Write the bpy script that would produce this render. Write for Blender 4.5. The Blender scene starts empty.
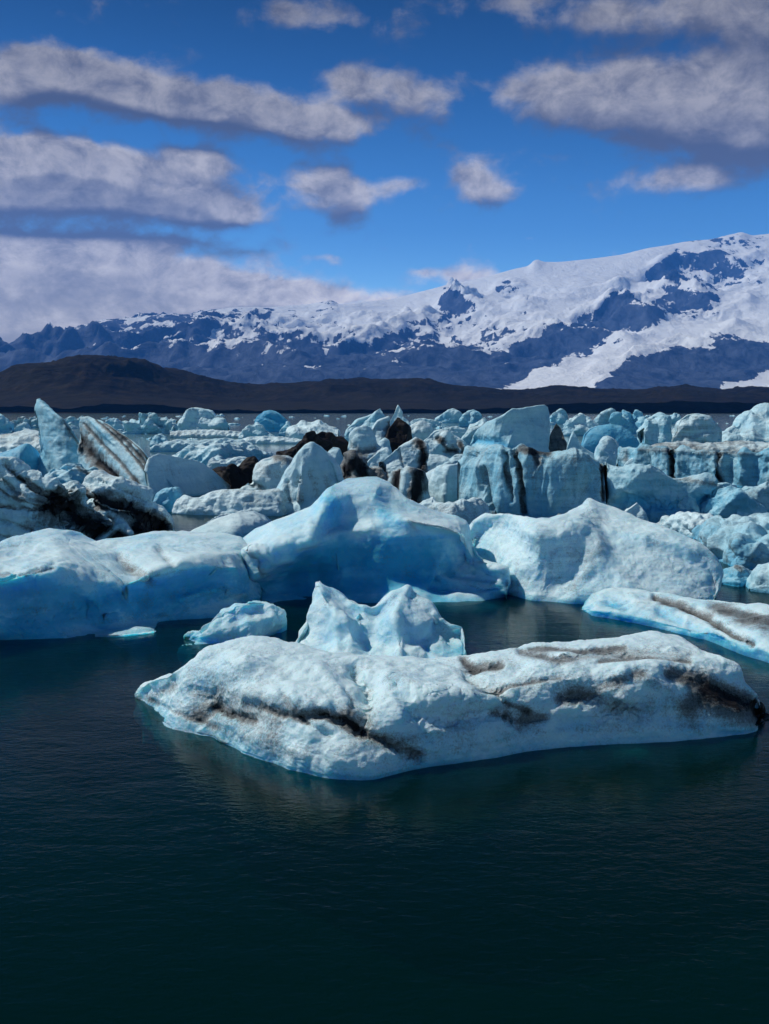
import bpy, math, random
import numpy as np
R = math.radians
sc = bpy.context.scene
C = sc.collection
rng = np.random.RandomState(7)

# ------------------------------------------------------------------ camera
F = 1050.0; CX = 384.5; CY = 512.0; HY = 409.0; H = 6.0
PITCH = math.atan((CY - HY) / F)
cp, sp = math.cos(PITCH), math.sin(PITCH)
cam_d = bpy.data.cameras.new('camera'); cam = bpy.data.objects.new('camera', cam_d); C.objects.link(cam)
cam.location = (0, 0, H); cam.rotation_euler = (R(90) - PITCH, 0, 0)
cam_d.sensor_fit = 'VERTICAL'; cam_d.sensor_height = 24; cam_d.lens = 24 * F / 1024
cam_d.clip_start = 0.1; cam_d.clip_end = 80000
sc.camera = cam

def ray(px, py):
    a = (px - CX) / F; b = (CY - py) / F
    return np.array([a, cp + b * sp, -sp + b * cp])
def at(px, py, Y):
    d = ray(px, py); return np.array([0, 0, H]) + d * (Y / d[1])
def wat(px, py, z=0.0):
    d = ray(px, py); t = (z - H) / d[2]; return np.array([0, 0, H]) + d * t
def proj(P):
    x = P[..., 0]; y = P[..., 1]; z = P[..., 2] - H
    dep = y * cp - z * sp; up = y * sp + z * cp
    return CX + F * x / dep, CY - F * up / dep

# ------------------------------------------------------------------ noise
_p = np.random.RandomState(11).permutation(256); _p = np.concatenate([_p, _p, _p])
_g = np.random.RandomState(12).normal(size=(256, 3)); _g /= np.linalg.norm(_g, axis=1)[:, None]
def perlin(P):
    Pi = np.floor(P).astype(np.int64); f = P - Pi; Pi &= 255
    w = f * f * f * (f * (f * 6 - 15) + 10)
    out = 0
    for i in (0, 1):
        wx = w[..., 0] if i else 1 - w[..., 0]
        for j in (0, 1):
            wy = w[..., 1] if j else 1 - w[..., 1]
            for k in (0, 1):
                wz = w[..., 2] if k else 1 - w[..., 2]
                h = _p[_p[_p[(Pi[..., 0] + i) & 255] + ((Pi[..., 1] + j) & 255)] + ((Pi[..., 2] + k) & 255)]
                g = _g[h]
                out = out + wx * wy * wz * (g[..., 0] * (f[..., 0] - i) + g[..., 1] * (f[..., 1] - j) + g[..., 2] * (f[..., 2] - k))
    return out * 1.6
def fbm(P, o=4, gain=.5, fn=None):
    s = 0; a = 1
    for k in range(o):
        n = perlin(P + 17.3 * k)
        if fn == 'r': n = 0.5 - 1.6 * abs(n)        # sharp crests, smooth hollows
        if fn == 'b': n = 1.6 * abs(n) - 0.4        # rounded lumps, sharp creases
        s = s + a * n; a *= gain; P = P * 2.03
    return s

# ------------------------------------------------------------------ node helpers
def new_mat(name):
    m = bpy.data.materials.new(name); m.use_nodes = True
    nt = m.node_tree; nt.nodes.clear(); return m, nt
class N:
    def __init__(s, nt): s.nt = nt
    def node(s, t, **k):
        n = s.nt.nodes.new(t)
        for a, b in k.items(): setattr(n, a, b)
        return n
    def set(s, sock, v):
        if hasattr(v, 'is_output'): s.nt.links.new(v, sock)
        else: sock.default_value = v
    def math(s, op, a, b=0.0, c=None, clamp=False):
        n = s.node('ShaderNodeMath', operation=op, use_clamp=clamp)
        s.set(n.inputs[0], a); s.set(n.inputs[1], b)
        if c is not None: s.set(n.inputs[2], c)
        return n.outputs[0]
    def vmath(s, op, a, b=None):
        n = s.node('ShaderNodeVectorMath', operation=op); s.set(n.inputs[0], a)
        if b is not None: s.set(n.inputs[1], b)
        return n.outputs[0]
    def noise(s, vec, scale, detail=4, rough=.5, dist=0.0, out='Fac'):
        n = s.node('ShaderNodeTexNoise'); s.set(n.inputs['Vector'], vec)
        n.inputs['Scale'].default_value = scale; n.inputs['Detail'].default_value = detail
        n.inputs['Roughness'].default_value = rough; n.inputs['Distortion'].default_value = dist
        return n.outputs[out]
    def voro(s, vec, scale, feature='F1', out='Distance'):
        n = s.node('ShaderNodeTexVoronoi', feature=feature); s.set(n.inputs['Vector'], vec); n.inputs['Scale'].default_value = scale
        return n.outputs[out]
    def map(s, v, a, b, c=0.0, d=1.0, smooth=False):
        n = s.node('ShaderNodeMapRange', clamp=True)
        if smooth: n.interpolation_type = 'SMOOTHSTEP'
        s.set(n.inputs['Value'], v)
        for i, x in zip((1, 2, 3, 4), (a, b, c, d)): s.set(n.inputs[i], x)
        return n.outputs[0]
    def mix(s, f, a, b, mode='MIX'):
        n = s.node('ShaderNodeMix', data_type='RGBA', blend_type=mode); s.set(n.inputs[0], f)
        for i, v in ((6, a), (7, b)):
            s.set(n.inputs[i], v if hasattr(v, 'is_output') or len(v) == 4 else (*v, 1))
        return n.outputs[2]
    def scale(s, vec, v):
        n = s.node('ShaderNodeVectorMath', operation='MULTIPLY'); s.set(n.inputs[0], vec); n.inputs[1].default_value = v
        return n.outputs[0]
    def attr(s, name): return s.node('ShaderNodeAttribute', attribute_name=name).outputs['Fac']
    def bump(s, h, strength, dist, normal=None):
        n = s.node('ShaderNodeBump'); s.set(n.inputs['Height'], h); n.inputs['Strength'].default_value = strength
        n.inputs['Distance'].default_value = dist
        if normal is not None: s.nt.links.new(normal, n.inputs['Normal'])
        return n.outputs[0]
    def principled(s, **k):
        b = s.node('ShaderNodeBsdfPrincipled'); o = s.node('ShaderNodeOutputMaterial')
        s.nt.links.new(b.outputs[0], o.inputs[0])
        for a, v in k.items():
            a = a.replace('_', ' ')
            if isinstance(v, tuple) and len(v) == 3 and a.endswith('Color'): v = (*v, 1)
            s.set(b.inputs[a], v)
        return b

def ice_material(name, gs=1.0, sss=0.35, white=(.64, .84, .89), mid=(.27, .59, .73)):
    """gs: grain scale (metres), larger for far ice"""
    m, nt = new_mat(name); n = N(nt)
    pos = n.node('ShaderNodeNewGeometry').outputs['Position']
    blue = n.attr('blue'); dirt = n.attr('dirt')
    mp = n.node('ShaderNodeMapping'); nt.links.new(pos, mp.inputs[0]); mp.inputs['Rotation'].default_value = (.5, .75, .3); mp.inputs['Scale'].default_value = (.35, .35, 4.5)
    fol = n.noise(mp.outputs[0], .9 / gs, 5, .65, .25)
    n1 = n.noise(pos, .9 / gs, 5, .6); n2 = n.noise(pos, 5 / gs, 5, .65); n3 = n.noise(pos, 26 / gs, 4, .7)
    # crust: old, white, granular ice against clear blue ice
    bm = n.math('ADD', blue, n.math('MULTIPLY', n.math('SUBTRACT', n1, .5), .7))
    bm = n.math('ADD', bm, n.math('MULTIPLY', n.math('SUBTRACT', n2, .5), .35))
    bm = n.math('ADD', bm, n.math('MULTIPLY', n.math('SUBTRACT', fol, .5), .55))
    c1 = n.mix(n.map(bm, .05, .62), white, mid)
    c2 = n.mix(n.map(bm, .5, 1.05), c1, (.03, .40, .68))
    # faint grey ash everywhere, in flecks
    fl = n.map(n3, .53, .75, 0, .55); fl = n.math('MULTIPLY', fl, n.map(n1, .4, .62, .15, 1))
    c3 = n.mix(fl, c2, (.33, .36, .40))
    st = n.scale(pos, (1, 1, .35)); ns = n.noise(st, 2.2 / gs, 6, .7, .6)
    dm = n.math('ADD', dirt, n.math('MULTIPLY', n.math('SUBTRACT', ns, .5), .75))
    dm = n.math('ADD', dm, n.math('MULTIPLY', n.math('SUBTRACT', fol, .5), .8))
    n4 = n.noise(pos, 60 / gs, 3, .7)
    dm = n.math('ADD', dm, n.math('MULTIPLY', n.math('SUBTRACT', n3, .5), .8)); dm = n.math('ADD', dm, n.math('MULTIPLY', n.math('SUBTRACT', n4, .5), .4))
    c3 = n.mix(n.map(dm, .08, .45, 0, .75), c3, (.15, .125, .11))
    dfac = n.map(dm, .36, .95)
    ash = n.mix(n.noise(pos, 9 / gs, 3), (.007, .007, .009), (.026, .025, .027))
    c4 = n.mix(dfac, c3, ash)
    h = n.math('ADD', n.math('MULTIPLY', n2, 1.0), n.math('MULTIPLY', n3, .3)); h = n.math('ADD', h, n.math('MULTIPLY', fol, .8))
    v = n.voro(n.vmath('ADD', pos, n.scale(n.noise(pos, 2 / gs, 2, out='Color'), (.4, .4, .4))), 2.6 / gs)
    h = n.math('ADD', h, n.math('MULTIPLY', v, .5))
    nb = n.bump(h, .7, .045 * gs)
    nb = n.bump(n3, .3, .02 * gs, nb)
    n.principled(Base_Color=c4, Roughness=n.map(n2, .3, .7, .38, .62), Normal=nb,
                 Subsurface_Weight=n.math('MULTIPLY', n.math('SUBTRACT', 1.0, dfac), n.map(bm, .1, .9, sss * .45, min(1, sss * 2.2))),
                 Subsurface_Radius=(.12, .6, 1.0), Subsurface_Scale=.9 * gs, IOR=1.31,
                 Specular_IOR_Level=n.math('MULTIPLY_ADD', dfac, -.35, .5))
    return m
M_NEAR = ice_material('glacier_ice_near', 1.0, .45, (.64, .86, .92), (.16, .58, .81))
M_MID = ice_material('glacier_ice', 1.9, .0)
M_FAR = ice_material('glacier_ice_far', 4.5, .0)

# ------------------------------------------------------------------ lofted ice
def resample(pts, nu, smooth=2.0):
    pts = np.asarray(pts, float)
    d = np.r_[0, np.cumsum(np.linalg.norm(np.diff(pts, axis=0), axis=1) + 1e-9)]; d /= d[-1]
    u = np.linspace(0, 1, nu)
    q = np.stack([np.interp(u, d, pts[:, k]) for k in range(3)], 1)
    if smooth > 0:
        r = int(smooth * 3) + 1
        k = np.exp(-.5 * (np.arange(-r, r + 1) / smooth) ** 2); k /= k.sum()
        e = np.concatenate([np.repeat(q[:1], r, 0) * 2 - q[1:r + 1][::-1], q, np.repeat(q[-1:], r, 0) * 2 - q[-r - 1:-1][::-1]])
        q = np.stack([np.convolve(e[:, i], k, 'valid') for i in range(3)], 1)
    return q
def vinterp(rows, vk, nv):
    """monotone cubic across rows (K,nu,3) at knots vk"""
    rows = np.asarray(rows); vk = np.asarray(vk, float); K = len(vk)
    hh = np.diff(vk)[:, None, None]; dl = np.diff(rows, axis=0) / hh
    m = np.zeros_like(rows); m[0] = dl[0]; m[-1] = dl[-1]
    for i in range(1, K - 1):
        a, b = dl[i - 1], dl[i]; s = (a * b) > 0
        m[i] = np.where(s, 2 * a * b / np.where(s, a + b, 1), 0) * .6 + .4 * (a + b) / 2 * s
    v = np.linspace(vk[0], vk[-1], nv); idx = np.clip(np.searchsorted(vk, v, 'right') - 1, 0, K - 2)
    t = ((v - vk[idx]) / (vk[idx + 1] - vk[idx]))[:, None, None]; h = (vk[idx + 1] - vk[idx])[:, None, None]
    return ((2 * t**3 - 3 * t**2 + 1) * rows[idx] + (t**3 - 2 * t**2 + t) * h * m[idx] + (-2 * t**3 + 3 * t**2) * rows[idx + 1] + (t**3 - t**2) * h * m[idx + 1]), v
def grid_normals(G):
    du = np.gradient(G, axis=1); dv = np.gradient(G, axis=0)
    n = np.cross(du, dv); l = np.linalg.norm(n, axis=-1, keepdims=True)
    return n / np.maximum(l, 1e-9)
def mesh_from_grid(name, G, mat, attrs, caps=True, kind_props=None):
    nv, nu = G.shape[:2]
    idx = np.arange(nv * nu).reshape(nv, nu)
    q = np.stack([idx[:-1, :-1], idx[1:, :-1], idx[1:, 1:], idx[:-1, 1:]], -1).reshape(-1, 4)
    me = bpy.data.meshes.new(name)
    faces = q.tolist()
    if caps: faces += [idx[:, 0].tolist(), idx[::-1, -1].tolist()]
    ctr = None
    me.from_pydata(G.reshape(-1, 3).tolist(), [], faces)
    me.polygons.foreach_set('use_smooth', [True] * len(me.polygons))
    for k, a in attrs.items():
        at_ = me.attributes.new(k, 'FLOAT', 'POINT'); at_.data.foreach_set('value', np.clip(a, -1, 2).astype(np.float32).ravel())
    me.materials.append(mat)
    # origin at the thing's base
    co = G.reshape(-1, 3); base = np.array([co[:, 0].mean(), co[:, 1].mean(), 0.0])
    o = bpy.data.objects.new(name, me); C.objects.link(o)
    me.transform(__import__('mathutils').Matrix.Translation(-base)); o.location = base
    me.update()
    return o
def tag(o, label=None, cat=None, group=None, kind=None):
    if label: o['label'] = label
    if cat: o['category'] = cat
    if group: o['group'] = group
    if kind: o['kind'] = kind
    return o
def seg_dist(px, py, pts):
    """distance to polyline in pixels and running parameter"""
    best = np.full(px.shape, 1e9); par = np.zeros(px.shape)
    for i in range(len(pts) - 1):
        (x0, y0), (x1, y1) = pts[i][:2], pts[i + 1][:2]
        dx, dy = x1 - x0, y1 - y0; L = dx * dx + dy * dy + 1e-9
        t = np.clip(((px - x0) * dx + (py - y0) * dy) / L, 0, 1)
        d = np.hypot(px - x0 - t * dx, py - y0 - t * dy)
        s = d < best; best = np.where(s, d, best); par = np.where(s, (i + t) / (len(pts) - 1), par)
    return best, par

PROF = {'dome': [(.22, .97), (.6, .78), (.9, .4)], 'cliff': [(.30, .96), (.62, .80), (.85, .4)], 'slope': [(.3, .72), (.65, .38)],
        'wall': [(.45, .975), (.72, .9), (.9, .45)], 'plate': [(.5, .86), (.85, .66), (1.0, .32)], 'under': [(.35, .9), (.85, .68), (.98, .42), (.9, .2)]}
ICE = []
def berg(name, label, top, base, prof='dome', k=.5, back=.8, blue=.2, dirt=0.0, res=1.0, amp=1.0, lump='f', strokes=(), mat=None,
         cat='iceberg', group=None, rows=None, seed=0, faceblue=.35, sharp=1.2, ydeep=0.0, minback=0.6, nu=None, nv=None, topdirt=0.0, sub=1.0, zr=False, fine=0.0, nover=None, foot=0.0):
    """top: silhouette [(px,py)], base: waterline [(px,py)] or one py; the real ridge stands k*height behind the waterline"""
    if zr and len(top[0]) == 2: raise ValueError
    if not isinstance(base, (list, tuple)): base = [(top[0][0], base), (top[-1][0], base)]
    basew = np.array([wat(x, y) for x, y in base])
    wpx = max(t[0] for t in top) - min(t[0] for t in top)
    hpx = max(b[1] for b in base) - min(t[1] for t in top)
    if nu is None: nu = int(np.clip(wpx * .9 * res, 28, 460))
    if nv is None: nv = int(np.clip((hpx * 1.0 + 14) * res * 1.2, 26, 300))
    B = resample(basew, nu, sharp * 2)
    bx = np.array([b[0] for b in base], float); by = basew[:, 1]
    if bx[0] > bx[-1]: bx = bx[::-1]; by = by[::-1]
    ridge = []
    for t in top:
        x, y = t[:2]
        Yb = np.interp(x, bx, by)
        hh = max(0.05, H - (y - HY) * Yb / F)
        Y = t[2] if len(t) > 2 else Yb + k * hh + ydeep
        ridge.append(wat(x, y, t[2]) if zr else at(x, y, Y))
    if nover: ridge = [at(t[0], t[1], max(p[1], np.interp(t[0], bx, by) + (.25 + nover[0] * 1.25) * float(np.clip(min(t[0] - bx[0], bx[-1] - t[0]) / 70, .0, 1)) ** .6)) for p, t in zip(ridge, top)]
    Rg = resample(ridge, nu, sharp)
    Hh = np.maximum(Rg[:, 2], .05)
    und = B.copy(); und[:, 2] = -.9 * sub; und[:, 1] += .35 + .1 * Hh
    if foot: und[:, 2] = -.30; und[:, 1] -= .35 + .1 * Hh + foot * (.6 + .5 * np.sin(np.linspace(0, 9, nu)))
    edge = B.copy(); edge[:, 2] = .0
    low = B.copy(); low[:, 2] = -2.2 * sub; low[:, 1] += 1.2
    u = np.linspace(0, 1, nu); taper = np.clip(np.minimum(u, 1 - u) * 8, 0, 1) ** .5
    bw = (back * Hh + minback) * (.35 + .65 * taper)
    bs = Rg.copy(); bs[:, 1] += bw * .45; bs[:, 2] = Rg[:, 2] * .82 - .03
    bb = Rg.copy(); bb[:, 1] += bw; bb[:, 2] = -.3
    bl = Rg.copy(); bl[:, 1] += bw * .9; bl[:, 2] = -2.2 * sub
    R_ = [bl, bb, bs, Rg]; vk = [0, .3, .7, 1.0]
    if rows is None:
        P_ = PROF[prof]
        for i, (o_, zf) in enumerate(P_):
            m = Rg * (1 - o_) + B * o_; m[:, 2] = Rg[:, 2] * zf; R_.append(m); vk.append(1 + 2.0 * (i + 1) / (len(P_) + 1))
    else:
        for i, r in enumerate(rows):
            pts_ = [wat(*q) if zr else at(*q) for q in r]
            if nover:      # keep the face standing behind its own waterline
                pts_ = [at(q[0], q[1], max(p[1], np.interp(q[0], bx, by) + nover[i] * float(np.clip(min(q[0] - bx[0], bx[-1] - q[0]) / 70, 0, 1)) ** .6)) for p, q in zip(pts_, r)]
            m = resample(pts_, nu, sharp * 1.5); R_.append(m); vk.append(1 + 2.0 * (i + 1) / (len(rows) + 1))
    R_ += [edge, und, low]; vk += [3.0, 3.25, 3.6]
    G, v = vinterp(R_, vk, nv)
    V = np.repeat(v[:, None], nu, 1)
    sz = float(np.clip(Hh.max(), .4, 9)); S = sz; mat = mat or M_MID
    ux = np.repeat(u[None], nv, 0)
    n0 = grid_normals(G)
    if np.mean(n0[int(nv * .6), :, 1]) > 0: n0 = -n0
    width = float(np.ptp(Rg[:, 0])); Sq = max(S, .14 * width)
    q = G / Sq + seed * 3.7 + 40
    rs_ = np.random.RandomState(seed + 900)
    def facets(nw, fmin, fmax):
        qw = q + .10 * np.stack([fbm(q * 1.1 + 5 * a_, 2) for a_ in range(3)], -1); s_ = 0
        for _ in range(nw):
            nn = rs_.normal(size=3); nn /= np.linalg.norm(nn); f_ = rs_.uniform(fmin, fmax)
            t_ = (qw @ nn) * f_ + rs_.rand(); s_ = s_ + (abs((t_ % 1) - .5) * 2 - .5) / f_
        return s_
    if lump == 'f': d = .08 * fbm(q * 1.3, 2) + .20 * facets(5, .8, 2.4) + .03 * fbm(q * 3.6 + 9, 3, .55, 'r')
    elif lump == 'b': d = .10 * fbm(q * 1.5, 2) + .10 * facets(4, 1., 2.6) + .06 * fbm(q * 2.2 + 9, 3, .4, 'b')
    elif lump == 's': d = .09 * fbm(q * .9, 2) + .022 * fbm(q * 3, 3)
    elif lump == 'c':   # vertical flutes and facets
        qq = q * np.array([2.6, 2.6, .55]); d = .05 * fbm(q * 1.2, 2) + .10 * facets(4, .8, 2) + .05 * fbm(qq, 3, .45, 'r')
    elif lump == 'j':   # jagged
        d = .08 * fbm(q * 1.3, 2) + .30 * facets(6, .9, 3.0) + .08 * fbm(q * 2.4 + 5, 4, .5, 'r')
    d = d * S * amp
    fade = np.clip((V - .2) / .4, 0, 1) * (1 - .5 * np.clip(1 - abs(V - 1) / .35, 0, 1)) * (1 - .6 * np.clip(1 - abs(V - 3) / .3, 0, 1))
    G = G + n0 * (d * fade)[..., None]
    # fine relief, in metres
    f1 = fbm(G * 1.7 + seed, 3, .55, 'r') * .07 + fbm(G * .8 + seed, 2) * .07
    f1 = f1 * (.35 if lump == 's' else .3 if lump in 'bc' else 1)
    if fine: f1 = f1 + fine * (fbm(G * 1.5 + 7, 4, .55, 'b') * .05 + fbm(G * 3.2 + 2, 3, .55, 'r') * .018 + fbm(G * .75 + 4, 2, .5, 'r') * .07)
    G = G + n0 * (f1 * min(1.0, .25 + S / 3) * amp * fade)[..., None]
    n1 = grid_normals(G)
    if np.mean(n1[int(nv * .6), :, 1]) > 0: n1 = -n1
    X, Y_ = proj(G); front = V > .93
    up = np.clip(n1[..., 2], 0, 1)
    hz = np.clip(G[..., 2] / max(S, .1), 0, 1)
    A_b = blue + faceblue * (1 - up) * (1 - .55 * hz) + .10 * fbm(q * .8 + 3, 2)
    A_b += .35 * np.clip(1 - G[..., 2] / .22, 0, 1)          # wave-washed foot of the ice is clear
    if mat is not M_NEAR: A_b += rs_.uniform(-.14, .12); dirt = dirt + max(0, rs_.uniform(-.2, .10))
    A_d = np.zeros_like(A_b) + dirt + topdirt * hz + .10 * fbm(q * .6 + 11, 2)
    disp = np.zeros_like(A_b)
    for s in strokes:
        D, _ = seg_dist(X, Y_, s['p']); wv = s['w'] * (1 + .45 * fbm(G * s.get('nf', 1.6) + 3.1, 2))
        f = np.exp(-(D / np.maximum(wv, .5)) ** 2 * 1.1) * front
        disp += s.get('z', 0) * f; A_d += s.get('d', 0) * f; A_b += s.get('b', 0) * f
    if len(strokes): G = G + n1 * disp[..., None]
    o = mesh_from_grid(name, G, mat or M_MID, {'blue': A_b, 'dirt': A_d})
    tag(o, label, cat, group); ICE.append((name, ridge))
    return o
def S_(p, w, z=0.0, d=0.0, b=0.0, nf=1.6): return dict(p=p, w=w, z=z, d=d, b=b, nf=nf)

# ================================================================== foreground ice
# the long low shelf in front
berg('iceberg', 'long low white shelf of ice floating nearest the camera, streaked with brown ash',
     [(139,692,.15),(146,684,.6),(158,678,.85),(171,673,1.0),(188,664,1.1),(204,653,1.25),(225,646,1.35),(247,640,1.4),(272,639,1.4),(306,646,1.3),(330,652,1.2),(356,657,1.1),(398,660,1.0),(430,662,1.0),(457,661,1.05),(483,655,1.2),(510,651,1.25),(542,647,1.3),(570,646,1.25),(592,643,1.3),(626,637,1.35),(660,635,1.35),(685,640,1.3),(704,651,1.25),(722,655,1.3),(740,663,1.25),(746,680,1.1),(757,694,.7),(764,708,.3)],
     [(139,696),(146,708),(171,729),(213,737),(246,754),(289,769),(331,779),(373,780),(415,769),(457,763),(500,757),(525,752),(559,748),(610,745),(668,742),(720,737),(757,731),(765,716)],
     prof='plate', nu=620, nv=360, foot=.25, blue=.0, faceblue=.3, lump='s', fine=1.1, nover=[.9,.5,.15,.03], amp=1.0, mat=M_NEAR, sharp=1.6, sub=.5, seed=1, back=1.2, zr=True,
     rows=[[(139,693,.2),(160,690,.95),(185,681,1.15),(215,670,1.3),(245,659,1.4),(275,658,1.35),(310,664,1.3),(350,672,1.15),(400,676,1.1),(450,676,1.05),(490,670,1.15),(540,662,1.3),(590,658,1.3),(640,652,1.35),(680,656,1.3),(715,667,1.25),(738,680,1.15),(754,700,.7),(764,711,.25)],
           [(139,695,.15),(158,701,.8),(185,704,1.05),(215,700,1.15),(245,692,1.3),(275,690,1.25),(310,697,1.15),(350,704,1.0),(400,704,1.05),(450,700,1.05),(490,690,1.2),(540,683,1.3),(590,676,1.3),(620,668,1.4),(655,667,1.35),(695,680,1.15),(725,691,1.0),(750,706,.6),(764,713,.2)],
           [(139,696,.1),(155,712,.5),(180,722,.75),(213,724,.85),(245,733,.9),(275,738,.95),(310,744,.8),(350,748,.85),(400,738,.9),(450,728,.9),(490,718,1.0),(540,708,1.05),(590,703,1.05),(630,692,1.15),(670,692,.95),(710,706,.7),(735,714,.55),(752,720,.35),(765,715,.12)],
           [(139,697,.05),(150,713,.2),(173,729,.32),(213,735,.36),(246,750,.4),(289,764,.42),(331,773,.4),(373,774,.4),(415,763,.4),(457,756,.42),(500,749,.45),(525,744,.45),(559,738,.48),(610,732,.5),(668,728,.42),(720,727,.32),(752,727,.2),(765,716,.06)]],
     strokes=[S_([(205,712),(222,705),(240,708),(262,712),(275,722)],15,-.05,.32),S_([(212,708),(232,714),(252,720)],4,-.06,.4),S_([(262,708),(285,716),(305,722)],3,-.04,.35),S_([(315,708),(340,714),(356,722)],3,-.04,.4),S_([(530,646),(580,650),(625,645)],2.5,-.03,.5),S_([(600,660),(650,656),(690,660)],3,-.04,.45),S_([(345,690),(352,700),(350,712)],3,-.05,.3),S_([(150,700),(175,712),(200,722)],3,-.03,.3),S_([(480,690),(520,684),(560,676)],3,-.04,.3),S_([(150,697),(165,690),(172,688)],7,0,.35),
              S_([(300,716),(325,712),(350,724),(378,737),(402,750),(420,757)],6,-.14,.42),S_([(300,712),(335,718),(370,730),(400,742)],15,-.03,.26),S_([(195,716),(215,728)],7,-.03,.35),
              S_([(285,695),(296,718),(330,735)],5,-.07,.2),S_([(355,672),(368,684),(366,705),(362,722)],8,-.22,.22),S_([(390,680),(420,690),(470,694)],9,.12,0),S_([(420,712),(455,720),(490,712)],10,-.14,.1),S_([(250,690),(290,700),(300,716)],9,.1,0),S_([(560,690),(600,700),(640,715)],9,-.14,.12),S_([(470,676),(500,690),(510,712)],7,-.14,.15),
              S_([(464,660),(476,668),(500,664)],4,-.08,.6),S_([(520,650),(560,658),(600,652),(640,650),(690,652)],5,-.06,.35),
              S_([(500,712),(520,722),(545,716)],7,-.1,.45),S_([(505,700),(530,712)],3,-.06,.5),S_([(560,700),(590,690),(620,680),(640,672)],8,-.05,.38),
              S_([(672,672),(700,678),(725,690),(750,700),(764,712)],9,-.08,.6),S_([(700,694),(735,702),(764,714)],14,0,.5),S_([(690,700),(730,712),(758,720)],14,0,.28),S_([(600,716),(660,716),(720,716)],16,-.03,.16),  # grime at the right end; widest films also paint in the front wall's shade
              S_([(640,676),(668,690),(688,712),(700,735)],6,.05,.22),S_([(430,700),(460,706),(500,702)],8,.08,0),
              S_([(230,668),(262,690),(280,712)],8,-.07,.05),S_([(320,670),(345,700),(352,722)],7,.08,0),
              S_([(400,690),(430,740)],8,-.08,.0,.1),S_([(245,735),(275,745),(300,752)],8,.06,.12),
              S_([(190,690),(214,700),(236,722)],6,-.06,.12),S_([(560,725),(640,712),(700,725)],9,-.07,0,.1)])
# jagged white block behind the shelf
berg('iceberg', 'bright jagged white twin-peaked block rising right behind the long shelf',
     [(294,648),(299,637),(306,628),(311,612),(314,592),(317,581),(323,583),(331,588),(343,595),(358,605),(371,607),(381,602),(392,593),(407,587),(417,592),(428,600),(436,612),(441,619),(452,626),(462,627),(464,640),(465,655)],
     [(294,658),(340,666),(400,670),(466,661)], k=1.75, prof='cliff', blue=.10, faceblue=.2, lump='j', amp=.25, fine=.5, mat=M_NEAR, nu=260, nv=200, seed=2, sharp=.6, back=.7,
     rows=[[(295,650,25.9),(303,630,26.4),(312,606,26.6),(320,592,26.8),(338,603,26.7),(355,616,26.5),(375,615,26.3),(392,603,26.6),(408,597,26.7),(424,610,26.5),(440,627,26.4),(460,634,26.3),(466,656,25.9)],
           [(295,654,25.6),(306,640,26.0),(318,622,26.0),(330,612,25.9),(345,618,25.6),(362,630,25.9),(380,628,25.7),(398,616,25.6),(415,620,25.8),(430,630,25.9),(446,642,25.9),(462,644,25.8),(466,658,25.5)],
           [(295,656,25.4),(310,650,25.5),(325,643,25.5),(340,638,25.3),(352,640,25.1),(365,646,25.4),(385,644,25.3),(402,640,25.1),(420,644,25.4),(436,648,25.5),(450,652,25.5),(463,652,25.5),(466,660,25.2)]],
     strokes=[S_([(317,583),(335,610),(338,650)],4,.07),S_([(355,606),(360,630),(372,660)],6,-.08,0,.15),S_([(408,589),(395,615),(400,650)],4,.08),S_([(440,620),(425,640),(430,660)],5,-.06,0,.15)])
# little white berg to its left
berg('iceberg', 'small hooked white ice piece floating left of the jagged twin-peaked block',
     [(187,635),(196,631),(206,629),(214,621),(222,611),(235,605),(252,602),(266,602),(277,606),(282,614),(278,624),(268,632),(263,640)],
     [(186,638),(200,643),(225,644),(250,645),(263,642)], k=.6, prof='dome', blue=.2, faceblue=.25, lump='j', amp=.5, mat=M_NEAR, res=1.8, seed=3, sharp=1.0, foot=1.0)
# big left iceberg
berg('iceberg', 'big rounded pale blue iceberg filling the left edge with a shadowy undercut front',
     [(-60,560,2.0),(-25,552,2.1),(0,544,2.1),(22,535,2.2),(50,528,2.3),(70,529,2.25),(82,535,2.0),(95,541,1.8),(112,538,1.8),(150,534,1.85),(180,532,1.85),(205,532,1.85),(225,534,1.8),(240,539,1.7),(248,548,1.5),(252,558,1.25),(258,575,.7),(262,590,.2)],
     [(-60,640),(-20,640),(30,640),(90,638),(140,634),(156,628),(160,622),(200,619),(230,616),(262,600)],
     prof='under', foot=.6, blue=.12, faceblue=.7, lump='s', fine=.5, amp=.9, mat=M_NEAR, nu=420, nv=260, seed=4, sharp=2.0, zr=True,
     rows=[[(-60,575,1.85),(0,556,1.95),(30,548,2.05),(55,543,2.15),(80,546,1.95),(112,552,1.7),(150,548,1.75),(200,545,1.8),(235,550,1.6),(250,568,1.0),(262,592,.18)],
           [(-60,592,1.6),(0,580,1.65),(40,570,1.75),(62,563,1.85),(85,568,1.65),(105,578,1.35),(125,586,1.15),(160,572,1.45),(200,566,1.5),(240,566,1.35),(252,578,.7),(262,594,.15)],
           [(-60,612,.95),(0,604,.95),(60,592,1.15),(90,598,.95),(110,605,.65),(135,608,.5),(170,590,.85),(210,582,.95),(240,582,.85),(254,590,.4),(262,596,.12)],
           [(-60,628,.35),(0,628,.35),(60,622,.4),(100,620,.3),(130,620,.2),(150,616,.2),(165,612,.25),(190,606,.35),(230,600,.35),(250,600,.2),(262,598,.08)]],
     strokes=[S_([(0,575),(30,572),(52,566)],5,-.12,.42),S_([(120,555),(135,570),(150,582)],6,-.15,.30),S_([(160,548),(172,565)],5,-.1,.25),
              S_([(60,556),(95,572),(120,588),(135,605)],8,.08,0,-.1),S_([(140,575),(200,560),(245,556)],7,.12,0,-.2),
              S_([(110,600),(150,600),(200,590)],20,-.08,0,.3),S_([(20,620),(90,615)],18,-.15,0,.25),S_([(180,600),(215,590),(240,596)],6,.25,0,-.1)])
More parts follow.
